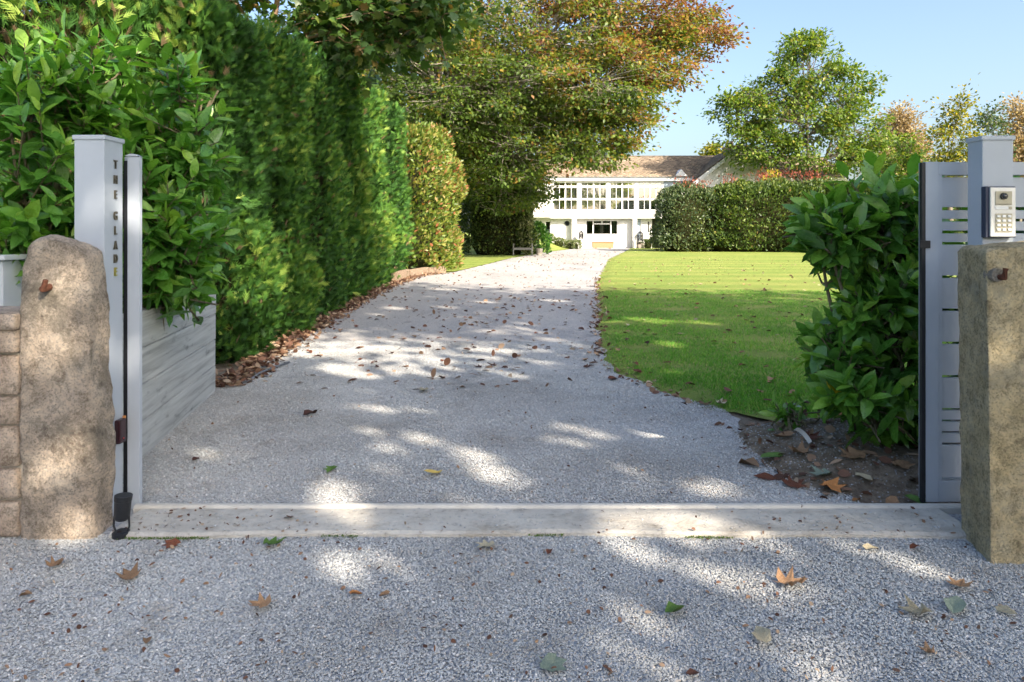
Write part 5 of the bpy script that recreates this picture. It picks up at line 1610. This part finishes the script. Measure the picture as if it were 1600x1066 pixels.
def lattice_lantern(label, cx, cy, z0, h, w, rz=0):
    root = empty('lattice_lantern', (cx, cy, z0)); tag(root, label, 'lantern', 'lattice lanterns by the entrance')
    MB().box((-w / 2, -w / 2, 0), (w / 2, w / 2, 0.06)).build('base', M['black'], root, local=True, bevel=0.006)
    for sx in (-1, 1):
        for sy in (-1, 1):
            MB().box((sx * w * .44 - .02, sy * w * .44 - .02, 0.061), (sx * w * .44 + .02, sy * w * .44 + .02, h * .68)).build('corner_post', M['black'], root, local=True)
    for k in range(4):
        lt = MB()
        for s in range(-2, 3):
            for dr2 in (-1, 1):
                x0_ = s * w * 0.3
                a = Vector((max(-w * .42, min(w * .42, x0_ - w * .3)), 0, 0.08)); b2 = Vector((max(-w * .42, min(w * .42, x0_ + w * .3)), 0, h * .66))
                if dr2 < 0: a.x, b2.x = b2.x, a.x
                lt.tube([a, b2], 0.012, 4)
        ob = lt.build('lattice_panel', M['black'], root, local=True)
        ob.rotation_euler = (0, 0, k * pi / 2); ob.location = Matrix.Rotation(k * pi / 2, 3, 'Z') @ Vector((0, -w * .44, 0))
    b = MB()
    n0 = 0; ww = w * .62
    b.v = [(-ww, -ww, h * .69), (ww, -ww, h * .69), (ww, ww, h * .69), (-ww, ww, h * .69), (0, 0, h * .95)]
    b.f = [(0, 1, 4), (1, 2, 4), (2, 3, 4), (3, 0, 4), (3, 2, 1, 0)]
    b.build('roof', M['black'], root, local=True)
    MB().tube([(0, 0, h * .93), (0, 0, h)], [0.03, 0.015], 8).build('finial', M['black'], root, local=True)
lattice_lantern('dark lattice lantern left of the long window, beside the border plants', hx(580), HY - 0.6, hz(890), hz(797) - hz(890), 0.36)
MB_ = MB().box((hx(560), HY - 0.85, -0.05), (hx(612), HY - 0.35, hz(891))).build('plinth_block', M['white_wall'], bevel=0.02)
tag(MB_, 'white plinth block under the left lattice lantern', 'plinth')
lattice_lantern('dark lattice lantern on the stone steps by the blue door', hx(1198), HY - 0.1, 0.50, hz(797) - 0.5, 0.42)

# ------------------------------------------------------------------ fallen leaves
def litter_mesh(kind, mat, seed):
    random.seed(seed)
    if kind == 'lobed':
        tv, tf = T_LOBED; tv = tv.copy()
        k_ = len(tv) - 1
        jit = np.array([(random.uniform(-.05, .05), random.uniform(-.05, .05), 0) for _ in range(k_)])
        outer = tv[1:] + jit
        inner = tv[:1] + (outer - tv[:1]) * 0.52
        tv = np.vstack([tv[:1], inner, outer])
        tf = [(0, 1 + i, 1 + (i + 1) % k_) for i in range(k_)]
        for i in range(k_):
            a_, b2 = 1 + i, 1 + (i + 1) % k_
            tf += [(a_, a_ + k_, b2 + k_), (a_, b2 + k_, b2)]
        tf = np.array(tf)
        tv[:, 1] -= 0.45
        # petiole
        k = len(tv)
        tv = np.vstack([tv, [(0.02, -0.45, 0), (-0.02, -0.45, 0), (0.0, -0.75, 0.12)]]); tf = np.vstack([tf, [(k, k + 1, k + 2)]])
    else:
        tv, tf = tmpl_laurel(0, 0.1); tv = tv.copy(); tv[:, 1] -= 0.5
    big = 1.15 if kind == 'lobed' else 1.0
    c1, c2 = big * random.uniform(0.3, 0.9), big * random.uniform(-0.3, 0.8)
    tw = big * random.uniform(-0.5, 0.5)
    z = c1 * tv[:, 0] ** 2 + c2 * (tv[:, 1]) ** 2 * 0.6 + tw * tv[:, 0] * tv[:, 1]
    z += 0.13 * np.array([noise.noise(Vector((a * 5 + seed, b * 5, 0))) for a, b in tv[:, :2]])
    tv[:, 2] = z - z.min() + 0.02
    me = fast_mesh('fallen_leaf', tv, tf, smooth=(kind != 'lobed'))
    me.materials.append(mat)
    return me
LIT = {}
sd = 100
for kind in ('oval', 'lobed'):
    for cn in ('l_rust', 'l_dark', 'l_tan', 'l_pale', 'l_green', 'l_greygreen', 'l_yellow', 'l_orange'):
        for v in range(2):
            sd += 1
            LIT[(kind, cn, v)] = litter_mesh(kind, M[cn], sd)
random.seed(21)
def fallen(px, py, kind, cn, wpx, label=None, group=None, z=None, rot=None):
    p = G(px, py, 0.01)
    zz = z if z is not None else 0.008
    o = bpy.data.objects.new('fallen_leaf', LIT[(kind, cn, random.randint(0, 1))]); C.objects.link(o)
    s = wpx / F * p.y * (0.8 if kind == 'lobed' else 0.95)
    o.location = (p.x, p.y, zz)
    o.scale = (s * (0.55 if kind == 'oval' else 0.95), s, s * random.uniform(0.8, 1.2))
    o.rotation_euler = (random.uniform(-.15, .15), random.uniform(-.15, .15), rot if rot is not None else random.uniform(0, 6.28))
    tag(o, label, 'leaf', group)
    return o
near = [
 (428, 850, 'lobed', 'l_green', 44, 'pale green lobed leaf at the front edge of the slab'),
 (407, 946, 'lobed', 'l_tan', 48, 'large brown lobed leaf on the left of the forecourt'),
 (200, 900, 'lobed', 'l_tan', 46, 'tan leaf on the forecourt in front of the granite gatepost'),
 (88, 882, 'lobed', 'l_tan', 34, 'tan leaf below the rubble wall at the left'),
 (268, 852, 'lobed', 'l_rust', 34, 'rust brown leaf near the garden spotlight'),
 (40, 930, 'oval', 'l_tan', 24, 'small tan leaf nearest the left edge of the forecourt'),
 (230, 1001, 'oval', 'l_tan', 26, 'small curled tan leaf low on the left forecourt'),
 (517, 734, 'lobed', 'l_green', 30, 'crumpled bright green leaf on the drive inside the slab'),
 (677, 740, 'oval', 'l_yellow', 32, 'pale yellow oval leaf on the drive near the rail'),
 (757, 853, 'lobed', 'l_pale', 40, 'pale mossy clump of leaf at the middle of the slab edge'),
 (858, 863, 'oval', 'l_rust', 20, 'small rust leaf just right of the slab middle'),
 (1055, 956, 'oval', 'l_green', 44, 'bright green oval leaf on the right forecourt'),
 (1190, 999, 'oval', 'l_pale', 58, 'long pale tan curled leaf low on the right forecourt'),
 (1448, 1018, 'lobed', 'l_tan', 34, 'brown leaf at the lower right of the forecourt'),
 (1238, 912, 'lobed', 'l_tan', 58, 'large orange lobed leaf on the sunlit forecourt'),
 (1432, 958, 'lobed', 'l_pale', 62, 'large pale leaf in front of the ochre gatepost'),
 (1492, 947, 'oval', 'l_greygreen', 60, 'pale green leaf beside the large pale leaf'),
 (1573, 957, 'oval', 'l_pale', 34, 'small pale leaf at the right edge of the forecourt'),
 (1500, 915, 'lobed', 'l_tan', 46, 'brown crumpled leaf below the ochre gatepost'),
 (1360, 857, 'oval', 'l_pale', 26, 'pale leaf just outside the slab near its right end'),
 (1430, 856, 'oval', 'l_rust', 22, 'small rust leaf left of the ochre gatepost foot'),
 (865, 1042, 'lobed', 'l_greygreen', 56, 'dry grey-green leaf at the bottom middle of the picture'),
 (660, 611, 'lobed', 'l_pale', 26, 'curled pale lobed leaf standing on the drive'),
 (1082, 1052, 'oval', 'l_dark', 26, 'dark brown leaf at the bottom right of centre'),
 (600, 930, 'oval', 'l_tan', 22, 'small tan leaf in the middle of the left forecourt'),
 (556, 928, 'oval', 'l_orange', 24, 'small orange-brown leaf right of the large brown lobed leaf'),
 (452, 816, 'oval', 'l_rust', 26, 'rust leaf lying on the concrete slab'),
 (485, 648, 'oval', 'l_dark', 30, 'dark withered leaf on the left of the drive'),
]
for px, py, k, cn, w, lab in near:
    z = None
    if 800 < py < 838 and 205 < px < 1480: z = 0.03
    fallen(px, py, k, cn, w, lab, 'single fallen leaves near the gate', z)
bedl = [
 (1305, 672, 'oval', 'l_orange', 46, 'long orange leaf lying below the laurel bush'), (1332, 737, 'lobed', 'l_tan', 50, 'large tan leaf in the bed by the gate'),
 (1282, 742, 'lobed', 'l_greygreen', 44, 'crumpled grey-green leaf in the soil bed'), (1207, 708, 'oval', 'l_green', 40, 'green leaf at the edge of the soil bed'),
 (1245, 712, 'lobed', 'l_tan', 44, 'tan leaf between the green leaf and the seedling'), (1170, 715, 'oval', 'l_tan', 46, 'tan withered leaf where gravel meets the soil bed'),
 (1350, 752, 'oval', 'l_pale', 38, 'pale curled leaf at the laurel foot'), (1240, 745, 'lobed', 'l_rust', 46, 'rust lobed leaf at the front of the soil bed'),
 (1410, 745, 'lobed', 'l_tan', 40, 'tan leaf beside the gate edge'), (1300, 755, 'lobed', 'l_orange', 48, 'orange-brown lobed leaf in front of the bed'),
 (1338, 768, 'oval', 'l_orange', 20, 'small bright orange leaf at the bed front'), (1270, 700, 'lobed', 'l_rust', 40, 'rust leaf under the seedling'),
 (1225, 690, 'oval', 'l_tan', 34, 'tan leaf left of the seedling'), (1195, 735, 'oval', 'l_rust', 36, 'purple-brown leaf on the gravel beside the bed'),
 (1430, 770, 'oval', 'l_green', 36, 'green leaf at the foot of the gate edge'), (1395, 775, 'oval', 'l_tan', 42, 'long tan leaf in front of the gate foot'),
]
for px, py, k, cn, w, lab in bedl:
    p = G(px, py, 0.05)
    o = fallen(px, py, k, cn, w, lab, 'leaves in the soil bed', 0.0)
    o.location = (p.x, p.y, bed_z(p.x, p.y) + 0.012)
# scattered small leaves: on the drive, on the lawn
CN = {'l_rust': 'rust red', 'l_dark': 'dark brown', 'l_tan': 'tan', 'l_pale': 'pale'}
cnt = 0
while cnt < 150:
    d = 4.2 + 15 * random.random() ** 1.1
    a, b_ = float(dl(d)), float(dr(d))
    t = random.random()
    x = a + (b_ - a) * t
    if d < 6.5 and random.random() < 0.72: continue
    kd, cn = random.choice(('oval', 'oval', 'lobed')), random.choice(('l_rust', 'l_rust', 'l_dark', 'l_dark', 'l_tan'))
    o = bpy.data.objects.new('fallen_leaf', LIT[(kd, cn, random.randint(0, 1))])
    C.objects.link(o); s = random.uniform(0.05, 0.10)
    o.location = (x, d, 0.008); o.scale = (s * .7, s, s); o.rotation_euler = (random.uniform(-.2, .2), random.uniform(-.2, .2), random.uniform(0, 6.28))
    tag(o, 'small ' + CN[cn] + ' ' + ('lobed' if kd == 'lobed' else 'oval') + ' fallen leaf on the gravel of the ' + ('near' if d < 9 else 'farther') + ' drive', 'leaf', 'small leaves scattered on the drive'); cnt += 1
for k in range(110):
    d = 5.5 + 14 * random.random() ** 1.3
    x = float(dr(d)) + 0.1 + (0.62 * d - float(dr(d))) * random.random() ** 1.4
    kd, cn = random.choice(('oval', 'oval', 'lobed')), random.choice(('l_rust', 'l_tan', 'l_tan', 'l_dark', 'l_pale', 'l_rust'))
    o = bpy.data.objects.new('fallen_leaf', LIT[(kd, cn, random.randint(0, 1))])
    C.objects.link(o); s = random.uniform(0.06, 0.11)
    o.location = (x, d, lawn_z(x, d) + 0.022); o.scale = (s * .7, s, s); o.rotation_euler = (random.uniform(-.2, .2), random.uniform(-.2, .2), random.uniform(0, 6.28))
    tag(o, 'small ' + CN[cn] + ' ' + ('lobed' if kd == 'lobed' else 'oval') + ' fallen leaf on the ' + ('near' if d < 9 else 'farther') + ' lawn grass', 'leaf', 'small leaves scattered on the lawn')
# uncountable litter drifts: hedge foot, lawn edge, far drive
def drift(name, label, pts, L, mats):
    pts = np.array(pts); n = len(pts)
    a = rng.normal(size=(n, 3)); a[:, 2] *= 0.35
    nn = rng.normal(size=(n, 3)) * 0.5 + np.array([0, 0, 1.0])
    me = leaf_cloud(name, pts, a, nn, rng.uniform(*L, n), rng.uniform(L[0] * .5, L[1] * .65, n), T_LAUREL, rng.uniform(0, 1, n))
    o = mobj(name, me, mats); tag(o, label, 'leaves', kind='stuff')
M['drift'] = leaf_mat('dead_leaf_litter', [(0.0, (0.07, 0.036, 0.026)), (0.4, (0.17, 0.088, 0.058)), (0.75, (0.31, 0.20, 0.13)), (1.0, (0.46, 0.36, 0.26))], 0.75, 0.1, 0.2, (1.1, 1.0, 0.9))
pts = []
for k in range(3400):
    d = 6.3 + 17 * random.random() ** 1.15
    x = float(dl(d)) + 0.04 + random.gauss(0, 0.11) + (0.08 if d < 9 else 0)
    pts.append((x, d, 0.012 + 0.03 * random.random() * (1 if x < float(dl(d)) + .25 else .3)))
drift('hedge_leaf_litter', 'drift of dead brown leaves along the foot of the conifers', pts, (0.05, 0.10), M['drift'])
pts = []
for k in range(420):
    d = 5.6 + 16 * random.random() ** 1.2
    pts.append((float(dr(d)) + random.gauss(0.0, 0.07), d, 0.012))
for k in range(260):
    x = random.uniform(1.45, 3.0); y = random.uniform(3.7, 5.2)
    pts.append((x, y, bed_z(x, y) + 0.012))
drift('lawn_edge_litter', 'dead brown leaves along the edge between gravel, lawn and soil', pts, (0.04, 0.085), M['drift'])
pts = []
for k in range(520):
    d = 14 + 36 * random.random() ** 1.2
    a, b_ = float(dl(d)), float(dr(d)); pts.append((a + (b_ - a) * random.random(), d, 0.012))
for k in range(260):
    d = 6.2 + 8.5 * random.random(); pts.append((float(dl(d)) + (float(dr(d)) - float(dl(d))) * min(1, max(0, random.gauss(0.62, 0.22))), d, 0.012))
for k in range(500):
    d = 9 + 26 * random.random(); x = float(dr(d)) + (0.7 * d - float(dr(d))) * random.random(); pts.append((x, d, 0.04))
drift('far_leaf_litter', 'specks of fallen leaves far along the drive and lawn', pts, (0.06, 0.11), M['drift'])

pts = []
for k in range(700):
    y = random.uniform(1.9, 3.3); x = random.uniform(-0.8, 0.8) * y
    pts.append((x, y, 0.007 if y < 3.2 else 0.03))
for k in range(900):
    d = random.uniform(3.6, 13); pts.append((random.uniform(float(dl(d)), float(dr(d))), d, 0.008))
for k in range(60):
    pts.append((-1.8 + abs(random.gauss(0, 0.5)), random.uniform(3.24, 3.5), 0.03))
for k in range(50):
    pts.append((2.05 - abs(random.gauss(0, 0.6)), random.uniform(3.24, 3.6), 0.03))
drift('ground_debris', 'tiny leaf fragments and twig bits strewn over gravel and slab', pts, (0.008, 0.028), M['drift'])
rows = [[(x, y) for x in np.linspace(-1.84, 2.1, 12)] for y in np.linspace(3.23, 3.5, 4)]
chippings('slab_grit', 'stray stone chips lying on the concrete threshold slab', rows, 260, 0.0025, 0.0065, lambda x, y: 0.027, 9)

# ------------------------------------------------------------------ trees outside the gate whose shade falls over the entrance
GAPS = []       # openings cut through these crowns along the sun's rays to place flecks
for px, py, r in [(540, 872, 42), (540, 900, 30), (630, 893, 26), (635, 866, 16), (1040, 882, 30), (1085, 888, 40), (1135, 908, 36), (1165, 925, 26), (1245, 868, 40), (1215, 910, 45), (1290, 932, 30), (1440, 885, 28), (1350, 868, 20), (1000, 960, 20), (1110, 968, 26), (985, 1035, 22), (975, 865, 20), (420, 870, 14),
                  (735, 815, 28), (560, 822, 30), (500, 808, 14), (950, 812, 40), (1100, 815, 50), (1030, 826, 40), (830, 812, 20), (1190, 822, 25),
                  (585, 638, 28), (660, 685, 30), (745, 712, 42), (775, 735, 30), (605, 700, 36), (595, 735, 25), (520, 787, 28), (640, 790, 24), (730, 783, 26), (890, 690, 32), (985, 735, 34), (1010, 765, 28), (1100, 762, 42), (1145, 772, 22), (830, 782, 20), (690, 655, 20), (345, 720, 18), (390, 710, 12), (560, 660, 18),
                  (530, 552, 24), (520, 574, 22), (556, 582, 30), (570, 612, 18), (650, 640, 16), (620, 482, 18), (700, 480, 18), (590, 492, 14), (760, 472, 16), (870, 470, 20), (1010, 503, 34), (1085, 506, 26), (1050, 542, 22), (1265, 520, 22), (960, 505, 18), (800, 445, 20), (690, 452, 20)]:
    p = G(px, py)
    GAPS.append((p, max(0.075, (0.85 if py < 835 else 0.68) * r / F * p.y)))
random.seed(77)
for k in range(24):
    p = G(random.uniform(480, 1180), random.uniform(560, 800)) if k < 16 else G(random.uniform(560, 1420), random.uniform(845, 1010))
    GAPS.append((p, random.uniform(0.06, 0.11) if k < 16 else 0.06))
for px, py, d, r in [(105, 425, 3.18, 26), (85, 520, 3.18, 40), (110, 545, 3.18, 26), (130, 690, 3.18, 34), (85, 735, 3.18, 30), (120, 805, 3.18, 32), (60, 470, 3.18, 22), (20, 510, 3.3, 26), (150, 245, 3.4, 16), (140, 325, 3.4, 20), (175, 560, 3.5, 20), (208, 560, 3.57, 22), (208, 350, 3.57, 12), (242, 565, 4.4, 16), (440, 385, 9.2, 16), (180, 110, 4.5, 50), (330, 110, 4.8, 50), (60, 90, 4.3, 40), (1580, 560, 2.97, 26), (1560, 720, 2.97, 20)]:
    GAPS.append((P(px, py, d), max(0.08, 1.0 * r / F * d)))
def road_tree(label, x, y, top, r, nlo, seed, bottom=5.0, per=125, ncl=13):
    random.seed(seed)
    lob = []
    for k in range(nlo):
        an = 2.4 * k + seed; rr = r * 0.55 * math.sqrt((k + .5) / nlo) * 1.6
        z = bottom + (top - bottom) * (0.2 + 0.7 * random.random()) 
        lob.append(((x + cos(an) * rr, y + sin(an) * rr, z), (r * .38, r * .38, (top - bottom) * .2), 1.0))
    make_tree('roadside_tree', label, 'tree', (x, y, 0), bottom, 0.28, lob, M['road_tree'], M['bark'], 'trees outside the gate', n_cl=ncl, per=per, cr=0.85, flat=0.6, L=(0.22, 0.34), aspect=0.72, twigs=False, carve=GAPS)
road_tree('tall roadside tree outside the gate, nearest the entrance', 8.5, -6.5, 12.5, 4.6, 11, 1)
road_tree('tall roadside tree to the right of the entrance', 15.5, -3.0, 15.5, 5.2, 12, 2)
road_tree('tallest roadside tree, its crown high above the gate', 10.0, -2.3, 16.5, 4.3, 10, 5, bottom=8.6, per=84)

hedge_block('roadside_hedge', 'tall green hedge across the road outside the gate', (6, -24), (34, 1.5, 2.2), 0, M['hedge_green'], 12000, (0.3, 0.5), rough=0.5)
